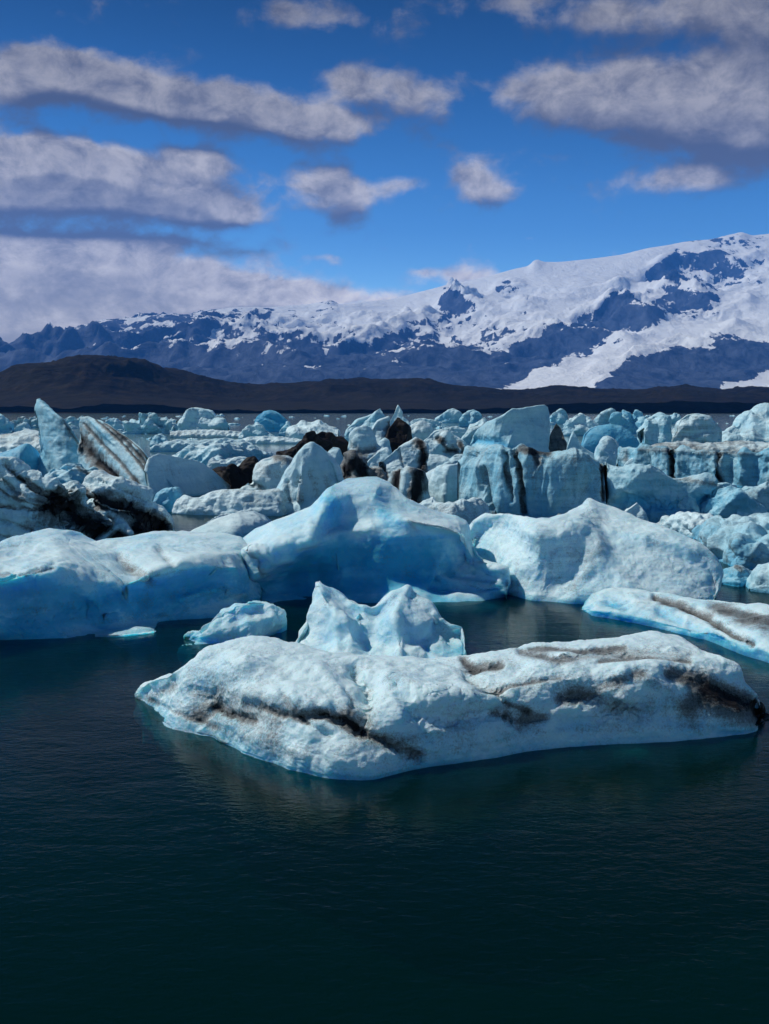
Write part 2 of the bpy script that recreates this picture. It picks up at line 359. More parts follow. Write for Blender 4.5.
# central turquoise iceberg
berg('iceberg', 'bright turquoise central iceberg with a domed crest and a deep blue hollow below',
     [(232,560,.9),(240,543,1.4),(255,528,1.9),(275,517,2.3),(300,508,2.6),(313,503,2.75),(321,495,3.05),(327,487,3.35),(333,482,3.5),(345,477,3.6),(362,475,3.65),(378,475,3.65),(390,480,3.5),(398,487,3.3),(408,497,3.0),(425,505,2.7),(440,510,2.5),(455,514,2.4),(467,520,2.2),(470,530,1.85),(472,545,1.4),(478,556,1.15),(490,562,1.0),(500,565,.95),(508,571,.8),(511,580,.55),(506,592,.2)],
     [(232,600),(262,601),(300,601),(350,603),(400,603),(440,602),(480,601),(506,597)],
     prof='cliff', foot=.7, blue=.18, faceblue=.42, lump='s', fine=.4, amp=.8, mat=M_NEAR, nu=460, nv=300, seed=5, sharp=1.6, zr=True,
     rows=[[(233,565,.8),(250,548,1.45),(275,535,1.95),(308,522,2.4),(322,509,2.8),(336,496,3.15),(355,487,3.4),(378,487,3.4),(393,497,3.05),(412,508,2.7),(432,514,2.5),(450,519,2.35),(463,527,2.1),(468,540,1.6),(474,556,1.1),(490,566,.95),(500,570,.88),(508,577,.65),(506,593,.18)],
           [(234,572,.7),(253,560,1.3),(280,551,1.65),(310,541,1.95),(328,528,2.2),(345,518,2.45),(380,512,2.65),(400,518,2.5),(425,524,2.35),(448,529,2.2),(462,535,1.95),(467,548,1.4),(475,562,.95),(490,570,.85),(502,574,.75),(508,582,.5),(506,594,.15)],
           [(235,580,.5),(256,572,.95),(285,564,1.15),(310,556,1.4),(335,546,1.65),(360,540,1.8),(385,538,1.9),(410,536,1.95),(438,538,1.85),(456,545,1.55),(465,557,1.05),(476,570,.7),(490,576,.65),(500,580,.58),(507,587,.35),(506,595,.12)],
           [(236,592,.2),(260,588,.32),(290,581,.42),(318,576,.6),(340,573,.78),(362,571,.85),(390,569,.9),(415,567,.92),(440,568,.85),(458,573,.6),(468,578,.5),(478,585,.4),(490,588,.35),(500,590,.3),(506,593,.2),(506,596,.08)]],
     strokes=[S_([(330,500),(334,520),(344,532)],9,0,0,.2),S_([(380,511),(390,520),(400,522)],9,0,0,.35),
              S_([(400,517),(430,528),(462,527)],6,.05,0,-.25),S_([(300,545),(340,535),(372,530)],7,.15,0,-.15),
              S_([(300,572),(345,556),(390,560),(430,562)],18,-.1,0,.62),S_([(330,586),(400,580),(440,586)],14,-.1,0,.5),
              S_([(250,552),(282,540),(310,526)],9,.12,0,-.15),S_([(240,558),(258,553),(270,555)],4,.2,0,-.2),
              S_([(450,560),(480,566),(505,570)],5,.12,0,-.12),S_([(440,572),(470,576),(500,580)],4,-.1,0,.1),S_([(430,584),(470,588),(500,588)],4,-.12,0,.15),
              S_([(260,590),(300,588),(330,592)],9,-.15,0,.4),S_([(255,575),(275,562),(292,560)],6,.12,0,-.1)])
# right white iceberg
berg('iceberg', 'large smooth white peaked iceberg with a grey crest down its face',
     [(463,562,.5),(466,538,1.4),(474,522,1.95),(486,516,2.2),(503,512,2.4),(520,516,2.35),(537,521,2.3),(553,521,2.3),(566,514,2.45),(578,506,2.6),(590,498,2.8),(602,502,2.7),(620,509,2.5),(645,518,2.3),(672,527,2.1),(694,538,1.8),(708,549,1.5),(717,560,1.15),(721,573,.75),(719,588,.35),(714,600,.05)],
     [(463,586),(500,592),(530,601),(570,604),(620,605),(660,605),(700,604),(714,602)],
     prof='dome', blue=.04, faceblue=.2, lump='s', fine=.45, amp=.9, mat=M_NEAR, nu=400, nv=260, seed=6, sharp=1.8, zr=True,
     rows=[[(464,566,.45),(480,535,1.5),(505,527,1.9),(535,535,2.0),(560,533,2.05),(578,524,2.25),(592,514,2.45),(608,520,2.3),(645,532,2.0),(685,546,1.6),(707,560,1.15),(716,575,.7),(716,589,.3),(714,600,.05)],
           [(465,574,.3),(485,558,.85),(510,550,1.3),(540,553,1.45),(562,551,1.5),(582,545,1.65),(597,537,1.85),(615,543,1.65),(650,552,1.4),(685,563,1.05),(705,575,.7),(714,585,.4),(715,593,.2),(714,601,.04)],
           [(466,582,.1),(490,578,.3),(520,577,.62),(545,578,.7),(568,577,.72),(588,574,.85),(602,569,1.0),(622,574,.85),(655,578,.7),(685,583,.55),(703,590,.35),(711,595,.2),(714,598,.1),(714,602,.02)]],
     strokes=[S_([(590,499),(596,520),(600,542),(592,565),(575,590)],8,.06,.12),S_([(600,545),(585,555),(560,562)],10,0,.10),S_([(604,515),(612,545),(606,580)],11,-.05),
              S_([(500,525),(540,560),(552,595)],14,-.12),S_([(470,560),(480,535)],10,-.1,0,.2),S_([(486,517),(500,540),(505,570)],8,.1)])
# right shelf
berg('iceberg', 'low white ice shelf cut by the right edge, with a dark diagonal crease',
     [(581,606),(584,600),(592,593),(604,588),(620,588),(645,591),(668,595),(700,600),(735,603),(769,606),(800,612),(825,622)],
     [(581,609),(592,616),(608,618),(640,624),(675,633),(706,640),(740,654),(775,665),(825,668)],
     k=1.6, prof='plate', foot=.4, blue=.08, faceblue=.5, lump='s', amp=1.3, mat=M_NEAR, nu=320, nv=160, seed=7, sharp=1.5, ydeep=1.0,
     strokes=[S_([(655,596),(680,603),(705,616),(730,632),(750,642)],4,-.16,.7),S_([(715,606),(745,618),(790,628)],10,-.05,.36),S_([(608,600),(625,608)],6,-.12,0,.3),
              S_([(660,612),(680,620)],5,-.12,0,.3),S_([(690,625),(720,640)],5,-.1,0,.3),S_([(720,610),(769,618)],5,0,.3)])
berg('ice_floe', 'thin flat sliver of ice at the foot of the big left iceberg',
     [(95,632),(115,629),(135,627),(150,627),(156,631)],[(95,637),(125,637),(150,634),(156,632)],k=2.5,prof='plate',lump='s',blue=.1,mat=M_NEAR,cat='ice floe',seed=8)

# ================================================================== middle distance, left
berg('iceberg', 'tall pale blue shark-fin spike of ice on the left, leaning left',
     [(39,458),(41,448),(42,436),(41,420),(39,408),(38,399),(42,402),(49,408),(57,414),(64,419),(70,428),(78,440),(86,452),(92,462)],
     [(36,487),(60,490),(94,490)], k=.35, prof='slope', blue=.62, faceblue=.1, lump='s', amp=.6, res=2.2, seed=10, sharp=.8, back=.35,
     strokes=[S_([(66,424),(80,442),(92,462),(104,480)],5,-.2,.5),S_([(40,410),(52,450),(70,480)],8,.3)])
berg('iceberg', 'tilted dirty blue slab beside the spike, striped with black layers',
     [(78,450),(80,438),(79,424),(80,416),(90,416),(99,419),(109,424),(120,431),(132,440),(144,450),(153,460),(163,472),(176,488)],
     [(82,492),(110,496),(140,500),(180,500)], k=.5, prof='slope', blue=.5, dirt=.10, faceblue=.1, lump='s', amp=.7, res=2.2, seed=11, sharp=.8, back=.5,
     strokes=[S_([(80,440),(92,456),(108,474),(126,496)],7,-.25,.75),S_([(84,424),(100,442),(118,460),(138,484),(150,498)],2.2,-.1,.55),S_([(96,420),(118,440),(140,464),(158,488)],1.5,-.12,.6),
              S_([(106,423),(126,442),(146,464),(164,486)],2.4,-.12,.66),S_([(118,430),(138,448),(156,470)],1.3,-.1,.5),S_([(98,462),(116,478),(134,498)],3,-.1,.6),S_([(88,418),(104,434),(114,444)],2,.12,0,.15)])
berg('iceberg', 'smooth blue-white wedge of ice sloping down right from the striped slab',
     [(146,470),(149,458),(158,454),(175,456),(192,459),(203,463),(213,470),(222,478),(231,488)],
     [(150,503),(180,498),(210,494),(231,491)], k=.8, prof='slope', blue=.12, faceblue=.25, lump='s', amp=.6, res=2, seed=12, sharp=.9)
berg('ice_block', 'clear deep-blue block of ice at the left edge below the spike',
     [(-12,456),(0,453),(12,449),(28,444),(34,449),(40,458),(45,468),(46,478)],[(-12,488),(20,490),(47,486)],k=.5,prof='cliff',blue=.7,faceblue=.2,lump='s',amp=.7,res=2,seed=13,cat='ice block')
berg('ice_block', 'broken whitish lump between the spike and the dirty crag',
     [(38,480),(47,474),(57,467),(66,463),(76,462),(86,466),(95,470),(100,480)],[(36,496),(70,499),(102,495)],k=.6,prof='cliff',blue=.25,faceblue=.6,lump='j',amp=.7,res=2,seed=14,cat='ice block',
     strokes=[S_([(78,468),(92,476)],3,0,.5)])
berg('iceberg', 'jagged grey-white crag at the left edge with brown seams and a coal-black hollow',
     [(-20,470),(-5,463),(3,458),(9,464),(16,471),(24,478),(34,484),(46,488),(60,489),(72,486),(80,492),(88,500),(98,512),(108,528)],
     [(-20,560),(40,562),(80,556),(108,545)],k=.9,prof='cliff',blue=.1,faceblue=.3,lump='j',amp=.8,res=1.8,seed=15,sharp=.9,
     strokes=[S_([(6,464),(22,480),(40,492),(66,500)],3,-.25,.45),S_([(26,478),(40,488),(52,492)],2.5,-.2,.55),S_([(-5,505),(20,508),(50,510)],2.5,-.2,.5),S_([(-10,486),(20,500),(60,512)],1.6,-.15,.45),S_([(12,470),(30,488),(56,500)],1.4,-.12,.5),S_([(0,520),(30,530),(55,545)],2,-.15,.35),S_([(-10,535),(25,540)],2,-.1,.4),
              S_([(56,504),(72,510),(96,528),(105,540)],17,-.5,1.3),S_([(30,524),(60,528)],6,0,.2),S_([(0,480),(25,498),(45,503)],3,-.2,.3),S_([(10,495),(40,503)],5,.2,0)])
berg('iceberg', 'crumpled grey-white slab with a coal-black underside, right of the dirty crag',
     [(70,492),(84,488),(88,480),(95,473),(102,472),(112,476),(124,480),(137,487),(148,492),(156,500),(163,510),(168,524)],
     [(68,545),(100,548),(140,546),(168,538)],k=.8,prof='cliff',blue=.05,faceblue=.15,lump='j',amp=.55,res=2,seed=16,sharp=.8,
     strokes=[S_([(78,500),(100,502),(125,508),(150,518),(165,528)],8,-.3,1.3),S_([(75,518),(100,528),(125,540)],14,-.2,1.3),S_([(140,530),(165,535)],8,-.1,1.0),
              S_([(88,500),(110,506),(130,512)],1.6,.2,-1.0),S_([(100,540),(120,524),(130,534)],5,.3,-1.2),S_([(100,480),(125,490),(145,500)],2,-.1,.15)])
berg('ice_block', 'small grey-green ice block right of the crumpled slab',
     [(154,508),(156,494),(166,488),(176,487),(181,494),(183,504)],[(152,512),(184,512)],k=.5,prof='wall',blue=.45,lump='f',amp=.6,res=2.2,seed=17,cat='ice block')
berg('ice_floe', 'low lumpy white ledge of ice above the green pool left of centre',
     [(172,511),(176,499),(184,495),(192,498),(200,497),(208,492),(222,490),(240,489),(252,491),(264,489),(276,488),(290,490),(300,500)],
     [(172,514),(200,515),(240,516),(280,516),(300,512)],k=.9,prof='cliff',blue=.08,faceblue=.3,lump='b',amp=.8,res=2,seed=18,cat='ice floe')
berg('ice_floe', 'tongue-shaped white floe with a blue side between the green pool and the turquoise iceberg',
     [(178,537),(192,530),(206,523),(220,517),(238,512),(254,511),(266,516),(274,524)],
     [(178,540),(205,545),(235,545),(262,538),(275,530)],k=1.5,prof='plate',blue=.08,faceblue=.9,lump='s',amp=1,res=2,seed=19,cat='ice floe',ydeep=1)
berg('ice_chunk', 'small upright white nub on the edge of the lumpy ledge',
     [(232,514),(234,505),(237,504),(240,508),(246,513)],516,k=.6,prof='slope',blue=.05,lump='f',res=2,seed=20,cat='ice chunk')
berg('ice_floe', 'thin white rim of broken ice in the green pool',
     [(205,523),(214,518),(222,514),(232,513),(240,515)],[(205,524),(225,521),(240,518)],k=1,prof='plate',blue=.05,lump='b',res=2,seed=21,cat='ice floe')
berg('iceberg', 'rough white mound with brown top right above the lumpy ledge',
     [(240,492),(248,486),(254,480),(253,470),(256,463),(264,458),(276,455),(288,456),(297,460),(302,468),(304,480)],
     [(238,500),(270,502),(305,500)],k=.7,prof='dome',blue=.0,faceblue=.25,lump='b',amp=.75,res=2,seed=22,
     strokes=[S_([(276,457),(288,460),(296,464)],5,0,.42),S_([(252,484),(262,490)],4,-.3,.3,.3),S_([(262,470),(280,478)],6,-.1,.15)])
berg('iceberg', 'bell-shaped white iceberg left of centre with vertical grey streaks',
     [(270,505),(276,492),(281,480),(287,470),(292,462),(299,452),(305,446),(313,444),(321,446),(329,453),(337,462),(342,473),(345,486),(350,500)],
     [(268,512),(300,516),(350,512)],k=.5,prof='dome',blue=.12,faceblue=.15,lump='c',amp=.9,res=2,seed=23,sharp=.9,
     strokes=[S_([(298,478),(300,500)],4,-.2,.32),S_([(286,482),(288,500)],4,-.2,.28),S_([(312,474),(318,496)],4,-.15,.3),S_([(328,476),(332,500)],4,-.15,.3),S_([(340,482),(344,500)],3,0,.3)])
berg('ice_block', 'coal-black mound of ash-covered ice left of the brown-topped white mound',
     [(205,476),(216,470),(230,466),(244,462),(256,461),(262,468)],[(205,488),(230,492),(262,490)],k=.5,prof='cliff',blue=0,dirt=1.4,lump='f',res=2,seed=24,cat='ice block')
berg('iceberg', 'long coal-black hump of ash-covered ice behind the bell-shaped iceberg',
     [(272,462),(280,454),(290,449),(300,441),(310,436),(322,432),(332,434),(340,438),(345,446),(350,456)],
     [(272,468),(310,470),(352,466)],k=.6,prof='dome',blue=0,dirt=1.4,lump='f',res=2,seed=25)

# ================================================================== middle distance, centre
def mid(name, label, top, base, **k):
    k.setdefault('res', 2.2); k.setdefault('sharp', .8)
    return berg(name, label, top, base, **k)
mid('ice_block','small white cube of ice right of the bell-shaped iceberg',[(344,482),(345,472),(352,470),(360,471),(363,480)],488,k=.5,prof='wall',blue=.05,lump='b',amp=.6,seed=30,cat='ice block')
mid('ice_block','round white lump between the bell-shaped iceberg and the ash heap',[(326,458),(328,450),(333,446),(340,448),(343,455),(344,462)],472,k=.5,prof='dome',blue=.1,lump='b',amp=.6,seed=31,cat='ice block')
mid('ice_block','jagged heap of black and brown ashy ice in the centre of the jumble',[(338,478),(342,466),(348,462),(352,456),(358,457),(363,463),(372,466),(380,472),(384,482)],490,k=.6,prof='cliff',blue=0,dirt=.55,lump='j',amp=1,seed=32,cat='ice block',
    strokes=[S_([(346,470),(356,462),(362,472)],6,0,.8),S_([(366,478),(380,482)],5,0,.2)])
mid('iceberg','white-capped boulder with a dark muddy lower half, left of the black shard',[(346,452),(349,443),(351,434),(356,429),(363,427),(370,429),(375,435),(377,443),(383,446),(388,452)],470,k=.55,prof='dome',blue=.1,lump='b',amp=.7,seed=33,
    strokes=[S_([(352,446),(362,452),(374,448)],5,-.2,.48),S_([(354,460),(372,462)],6,0,.45)])
mid('iceberg','tilted pale blue slab with a serrated crest, highest on the left of the central jumble',[(344,436),(346,429),(352,423),(357,418),(364,414),(371,411),(377,407),(381,406),(384,411),(385,420),(386,430)],448,k=.5,prof='cliff',blue=.22,lump='f',amp=.6,seed=34)
mid('iceberg','white slab with a dark right face wedged beneath the serrated slab',[(366,438),(371,430),(378,421),(384,418),(389,416),(391,422),(389,432),(386,444)],456,k=.5,prof='slope',blue=.08,lump='f',amp=.5,seed=35,
    strokes=[S_([(390,424),(387,438)],4,0,.7)])
mid('iceberg','thin white spike of ice standing behind the black shard',[(388,428),(391,418),(395,411),(398,404),(401,410),(403,416),(408,420),(411,430)],436,k=.4,prof='slope',blue=.15,lump='f',amp=.4,seed=36,back=.4)
mid('iceberg','glossy black shard of ash-filled ice in the central jumble',[(383,450),(387,438),(389,427),(393,421),(397,416),(400,418),(404,423),(408,427),(407,436),(404,446)],458,k=.5,prof='slope',blue=0,dirt=1.3,lump='f',amp=.6,seed=37)
mid('ice_block','round white boulder right of the ash heap, below the black shard',[(376,448),(380,440),(385,437),(389,440),(391,448),(392,456)],464,k=.5,prof='dome',blue=.1,lump='b',amp=.5,seed=38,cat='ice block')
mid('ice_block','narrow white ramp of ice in front of the black shard',[(364,468),(368,461),(374,455),(380,450),(387,447),(390,452),(388,462),(386,470)],478,k=.6,prof='slope',blue=.1,lump='f',amp=.4,seed=39,cat='ice block')
mid('iceberg','white wedge with black stripes and a black right side amid the jumble',
    [(372,474),(376,466),(384,458),(392,451),(400,445),(408,441),(416,437),(421,440),(427,446),(427,458),(424,470)],486,k=.55,prof='slope',blue=.1,lump='f',amp=.5,seed=40,
    strokes=[S_([(380,462),(386,474),(388,482)],2.5,-.2,.8),S_([(420,442),(424,456),(422,470)],5,-.1,1.1),S_([(398,450),(404,466)],2,-.15,.35)])
mid('ice_block','lumpy white ice head right of the black shard',[(402,440),(406,434),(410,427),(417,422),(425,421),(431,425),(434,434)],446,k=.5,prof='dome',blue=.1,lump='b',amp=.7,seed=41,cat='ice block')
mid('iceberg','knobbly white ice lump spotted with black holes behind the smooth white cap',[(422,450),(425,441),(429,434),(434,431),(444,430),(452,433),(458,438),(466,442),(470,452)],462,k=.5,prof='dome',blue=.05,lump='b',amp=.9,seed=42,
    strokes=[S_([(438,439),(443,441)],3.5,-.3,.9),S_([(447,450),(456,450)],4,-.3,.9),S_([(460,444),(464,452)],3,0,.8)])
mid('iceberg','smooth rounded white cap of ice above the black-sided boulder',[(410,474),(413,462),(420,457),(429,454),(438,454),(446,456),(453,460),(458,468)],482,k=.7,prof='dome',blue=.06,lump='s',amp=.9,seed=43)
mid('ice_block','pale angular piece of ice right of the smooth cap',[(442,468),(447,460),(455,456),(463,455),(472,459),(474,468)],482,k=.6,prof='cliff',blue=.12,lump='f',amp=.6,seed=44,cat='ice block')
mid('iceberg','boulder of ice split into black and grey-white bands, left of the clean white cube',
    [(385,492),(388,479),(392,471),(400,468),(408,467),(416,468),(425,470),(429,480),(430,496)],[(384,506),(410,512),(432,510)],k=.4,prof='cliff',blue=.0,dirt=.1,lump='c',amp=.6,seed=45,
    strokes=[S_([(397,470),(394,484),(392,502)],4,-.2,1.0),S_([(420,472),(418,488),(414,506)],7,-.1,1.2),S_([(406,474),(403,500)],4,.2,-.2)])
mid('iceberg','clean white cube-like block with rounded corners in front of the long ice wall',
    [(421,494),(422,482),(425,474),(431,469),(440,466),(452,464),(462,462),(470,463),(472,472),(474,484),(477,497)],[(421,503),(445,507),(478,505)],k=.4,prof='wall',blue=.06,faceblue=.2,lump='s',amp=1.1,seed=46)
mid('ice_floe','crinkled low white piece between the clean cube and the turquoise iceberg',
    [(414,511),(420,505),(427,500),(433,497),(437,501),(445,502),(456,501),(466,499),(474,497),(481,497),(487,503),(490,514),(491,522)],[(414,528),(450,532),(492,528)],k=.9,prof='cliff',blue=.1,lump='b',amp=1,seed=47,cat='ice floe')
# ---- walls on the right
mid('iceberg','long upright blue-grey ice wall right of centre, scored by black vertical cracks',
    [(463,462),(468,449),(476,447),(484,449),(492,447),(500,446),(512,450),(524,449),(540,451),(556,452),(570,454),(585,457),(598,460),(604,463)],[(462,512),(500,519),(550,521),(604,521)],
    k=.35,prof='wall',blue=.30,faceblue=.2,lump='c',amp=1.3,seed=50,dirt=.06,topdirt=.06,res=2,
    strokes=[S_([(514,450),(518,470),(522,490),(524,512)],2.6,-.5,.6),S_([(520,449),(535,451),(548,453)],4,0,.65),S_([(505,452),(506,470),(512,500)],2.5,-.4,.35),S_([(482,470),(488,500),(492,515)],3,-.5,.25),S_([(533,452),(538,462)],4,-.1,.5),S_([(602,462),(603,500)],2,-.2,.7)])
mid('iceberg','long blue ice wall stepping down to the right from the dark crack',
    [(605,464),(606,462),(618,466),(632,467),(648,469),(661,471),(674,474),(688,478),(705,482),(722,485),(735,490),(738,496)],[(605,521),(650,523),(700,522),(738,516)],
    k=.35,prof='wall',blue=.32,faceblue=.3,lump='f',amp=.7,seed=51,topdirt=.08,res=2,
    strokes=[S_([(605,464),(605,515)],1.8,-.3,.8),S_([(680,477),(700,482),(722,487)],3,0,.3),S_([(625,500),(680,505),(720,500)],9,-.3,0,.35)])
mid('iceberg','long flat-topped dark blue ice wall behind on the right with two black clefts',
    [(619,458),(620,447),(640,446),(662,447),(690,449),(712,453),(722,454),(740,452),(769,452),(800,453),(815,460)],[(618,478),(690,485),(769,489),(815,489)],
    k=.3,prof='wall',blue=.34,faceblue=.25,lump='f',amp=.7,dirt=.10,seed=52,res=2,
    strokes=[S_([(671,449),(671,480)],2.4,-.6,.8),S_([(719,454),(717,468),(721,482)],2.6,-.6,.8),S_([(626,452),(626,475)],3,0,.2),S_([(640,450),(700,452),(760,455)],2.5,.1,.2)])
mid('iceberg','large pale slab of ice with a slanting serrated top, centre right',
    [(468,446),(472,436),(478,429),(487,422),(496,418),(506,413),(512,409),(519,409),(527,406),(536,404),(545,403),(550,406),(551,414),(551,426),(549,438),(547,446)],[(466,462),(500,466),(548,464)],
    k=.5,prof='slope',blue=.22,faceblue=.1,lump='s',amp=.9,seed=53,strokes=[S_([(474,440),(495,442),(510,448)],4,-.3,0,.4),S_([(520,412),(525,440)],7,.1)])
mid('ice_block','dark grey-black shard leaning on the right end of the pale slab',
    [(546,452),(550,440),(552,428),(556,422),(562,428),(565,438),(567,450)],462,k=.4,prof='slope',blue=0,dirt=.7,lump='f',amp=.5,seed=54,cat='ice block')
mid('ice_block','small curved white fin right of the dark shard',[(562,458),(567,447),(570,438),(573,431),(577,438),(582,446),(590,451),(598,456)],468,k=.5,prof='slope',blue=.2,lump='s',amp=.5,seed=55,cat='ice block',back=.4)
mid('ice_block','rounded white ice tooth standing on the left end of the dark wall',[(597,462),(599,450),(602,441),(607,436),(613,437),(618,442),(620,452),(621,464)],472,k=.4,prof='cliff',blue=.12,lump='f',amp=.5,seed=56,cat='ice block')
mid('iceberg','smooth dome of clear deep-blue ice behind the rounded tooth',[(582,444),(584,434),(590,428),(599,425),(610,424),(622,426),(631,432),(638,440),(642,448)],454,k=.5,prof='dome',blue=.62,lump='s',amp=.7,seed=57)
mid('ice_floe','crumbly white pieces at the foot of the dark blue wall',[(620,470),(628,462),(636,457),(645,461),(652,464),(656,470),(668,471),(674,475)],480,k=.6,prof='cliff',blue=.1,lump='b',amp=1,seed=58,cat='ice floe')
mid('ice_block','square pale block in front of the stepped wall',[(663,518),(664,505),(665,495),(673,493),(683,490),(692,492),(697,499),(698,512)],[(663,522),(698,522)],k=.4,prof='wall',blue=.35,lump='f',amp=.6,seed=59,cat='ice block')
mid('ice_block','rounded twin-lobed bluish boulder of ice near the right edge',[(698,514),(706,504),(716,498),(721,490),(730,486),(741,487),(748,493),(757,498),(765,503),(768,514)],[(697,522),(740,526),(770,522)],k=.5,prof='dome',blue=.38,lump='f',amp=.8,seed=60,cat='ice block')
mid('ice_block','long grey block of ice cut off by the right edge, behind the twin-lobed boulder',[(735,492),(748,487),(760,485),(775,484),(800,486)],[(735,512),(800,512)],k=.5,prof='cliff',blue=.3,lump='f',amp=.7,seed=61,cat='ice block',dirt=.05)
mid('ice_block','tiny white pointed piece above the right shoulder of the peaked iceberg',[(618,518),(624,512),(631,507),(637,502),(642,507),(646,514),(648,522)],[(618,526),(648,526)],k=.5,prof='slope',blue=.1,lump='f',amp=.5,seed=62,cat='ice block')
mid('ice_block','small dark brown stone-like ice lump between the wall and the peaked iceberg',[(548,524),(552,517),(560,514),(568,518),(572,524)],528,k=.5,prof='dome',blue=0,dirt=.6,lump='f',seed=63,cat='ice block')
mid('ice_floe','lumpy cauliflower-like white floe beside the shoulder of the peaked iceberg',[(655,524),(663,519),(676,514),(692,512),(705,514),(718,517),(728,520),(735,526)],[(655,530),(690,538),(735,540)],k=1.3,prof='plate',blue=.12,faceblue=.5,lump='b',amp=1.5,seed=64,cat='ice floe',dirt=.04)
mid('ice_floe','broad knobbly grey-white floe at the right edge below the cauliflower floe',[(695,535),(701,527),(712,520),(728,518),(745,516),(769,514),(800,516)],[(697,545),(715,560),(735,569),(769,570),(800,570)],k=1.6,prof='plate',blue=.12,faceblue=.6,lump='b',amp=1.7,seed=65,cat='ice floe',dirt=.06,ydeep=1)
mid('ice_floe','low greenish waterlogged ice with a brown knob near the right edge',[(721,578),(725,570),(733,567),(742,567),(752,571),(762,576)],[(720,584),(740,587),(764,582)],k=1,prof='cliff',blue=.45,lump='b',amp=1,seed=66,cat='ice floe',strokes=[S_([(736,568),(741,570)],3,.1,.5)])
mid('ice_block','pale block cut by the right edge above the low ice shelf',[(752,588),(757,572),(762,564),(769,562),(790,562),(800,575)],[(750,591),(800,598)],k=.5,prof='cliff',blue=.25,lump='b',amp=.7,seed=67,cat='ice block')

# ================================================================== far ice
def far(label, top, base, name='iceberg', **k):
    k.setdefault('res', 2.4); k.setdefault('mat', M_FAR); k.setdefault('lump', 'f'); k.setdefault('amp', .8); k.setdefault('sharp', .7); k.setdefault('minback', 2.0)
    return berg(name, label, top, base, cat=name.replace('_', ' '), **k)
far('deep-blue rounded iceberg at the far left edge',[(-15,408),(0,412),(4,417),(9,423),(12,430)],434,blue=.6,seed=70)
far('little pale block right of the far-left blue iceberg',[(13,430),(17,425),(24,423),(30,428)],434,'ice_block',blue=.3,seed=71)
far('wide flat brownish-white plate left of the spike',[(-15,438),(10,433),(30,430),(48,432),(60,440)],[(-15,455),(60,456)],'ice_floe',prof='plate',k=3,blue=.05,dirt=.18,seed=72,lump='b')
far('low grey rubble of ice behind the striped slab',[(10,424),(20,417),(36,418),(52,421),(70,417),(84,418)],428,'ice_floe',dirt=.15,lump='j',seed=73)
far('rough blue-grey crag of ice poking up right of the striped slab',[(122,430),(128,424),(136,421),(141,415),(148,412),(154,414),(159,420),(168,422),(173,428)],434,blue=.35,lump='j',amp=1.2,dirt=.05,seed=74)
far('pale low ridge behind the striped slab',[(104,424),(110,419),(117,419),(124,425)],430,'ice_block',blue=.3,seed=75)
far('white dome-shaped iceberg left of centre in front of the brown hills',[(174,428),(180,420),(186,414),(193,410),(201,409),(211,411),(217,415),(222,420),(228,427)],432,blue=.18,seed=76,amp=.9)
far('white triangular tent of ice in front of the blue peak',[(238,436),(244,430),(250,425),(256,423),(262,427),(268,432),(274,437)],440,'ice_block',blue=.12,seed=77)
far('clear blue peaked iceberg below the brown hills',[(254,421),(258,415),(264,411),(270,410),(277,413),(283,418),(287,422),(286,428)],432,blue=.75,faceblue=.3,seed=78,amp=.5)
far('pale turquoise pointed chunk right of the blue peak',[(279,432),(283,426),(288,421),(291,426),(293,432)],436,'ice_block',blue=.35,seed=79)
far('broad low white floe right of the blue peak',[(286,432),(294,425),(305,421),(318,421),(328,424),(338,430)],440,'ice_floe',prof='dome',k=1.5,blue=.05,seed=80)
far('flat white raft streaked with brown, left of the open strip of water',[(170,432),(190,430),(212,430),(232,431),(246,433)],438,'ice_floe',prof='plate',k=3,blue=.05,dirt=.15,seed=81)
far('long white floe on the near side of the open strip of water',[(228,442),(245,438),(262,436),(280,437),(298,439),(308,441)],444,'ice_floe',prof='plate',k=2,blue=.05,seed=82)
far('pale blue long lens-shaped floe, left of the open strip of water',[(150,447),(164,442),(180,440),(200,441),(222,438),(240,440),(252,444),(258,447)],[(150,452),(258,451)],'ice_floe',prof='plate',k=2,blue=.2,seed=83)
far('humped blue-sided floe just left of the black hump',[(172,456),(182,449),(196,448),(212,446),(226,444),(240,447),(254,452),(268,454),(276,455)],[(172,464),(220,466),(276,460)],'ice_floe',prof='dome',k=1,blue=.2,faceblue=.7,seed=84,mat=M_MID)
far('small blue-sided angular block left among the pale floes',[(150,442),(155,435),(161,434),(167,439),(169,444)],448,'ice_block',blue=.55,seed=85)
far('narrow white floe on the blue-sided floe\'s near side',[(206,466),(216,462),(228,459),(240,457),(250,458),(254,464)],[(206,470),(254,470)],'ice_floe',prof='dome',k=1,blue=.08,dirt=.05,seed=86,mat=M_MID)
far('white pyramid chunk above the smooth blue-white wedge',[(205,468),(209,461),(213,457),(218,463),(222,470)],474,'ice_block',blue=.1,seed=87,mat=M_MID)
far('grey peaked iceberg on the horizon right of the thin spike',[(436,420),(442,415),(448,409),(453,408),(459,412),(463,418)],423,blue=.2,dirt=.08,seed=88)
far('turquoise streaked iceberg on the horizon left of the pale slab',[(459,420),(463,415),(468,411),(474,409),(479,412),(483,418),(486,423)],427,blue=.4,seed=89,dirt=.05)
far('wide low white rubble between the thin spike and the grey peak',[(408,424),(415,419),(424,418),(434,420),(442,422)],427,'ice_floe',blue=.1,lump='b',seed=90)
far('tilted white block behind the left shoulder of the pale slab',[(462,446),(464,436),(470,427),(478,421),(486,419),(490,426),(488,438)],448,'ice_block',blue=.12,seed=91,mat=M_MID)
far('white rubble field left of the pale slab',[(436,432),(446,427),(456,426),(464,428),(470,434)],438,'ice_floe',blue=.1,lump='b',seed=92,dirt=.08)
far('small turquoise block peeping over the right end of the pale slab',[(551,418),(554,412),(560,409),(566,412),(569,418)],424,'ice_block',blue=.45,seed=93)
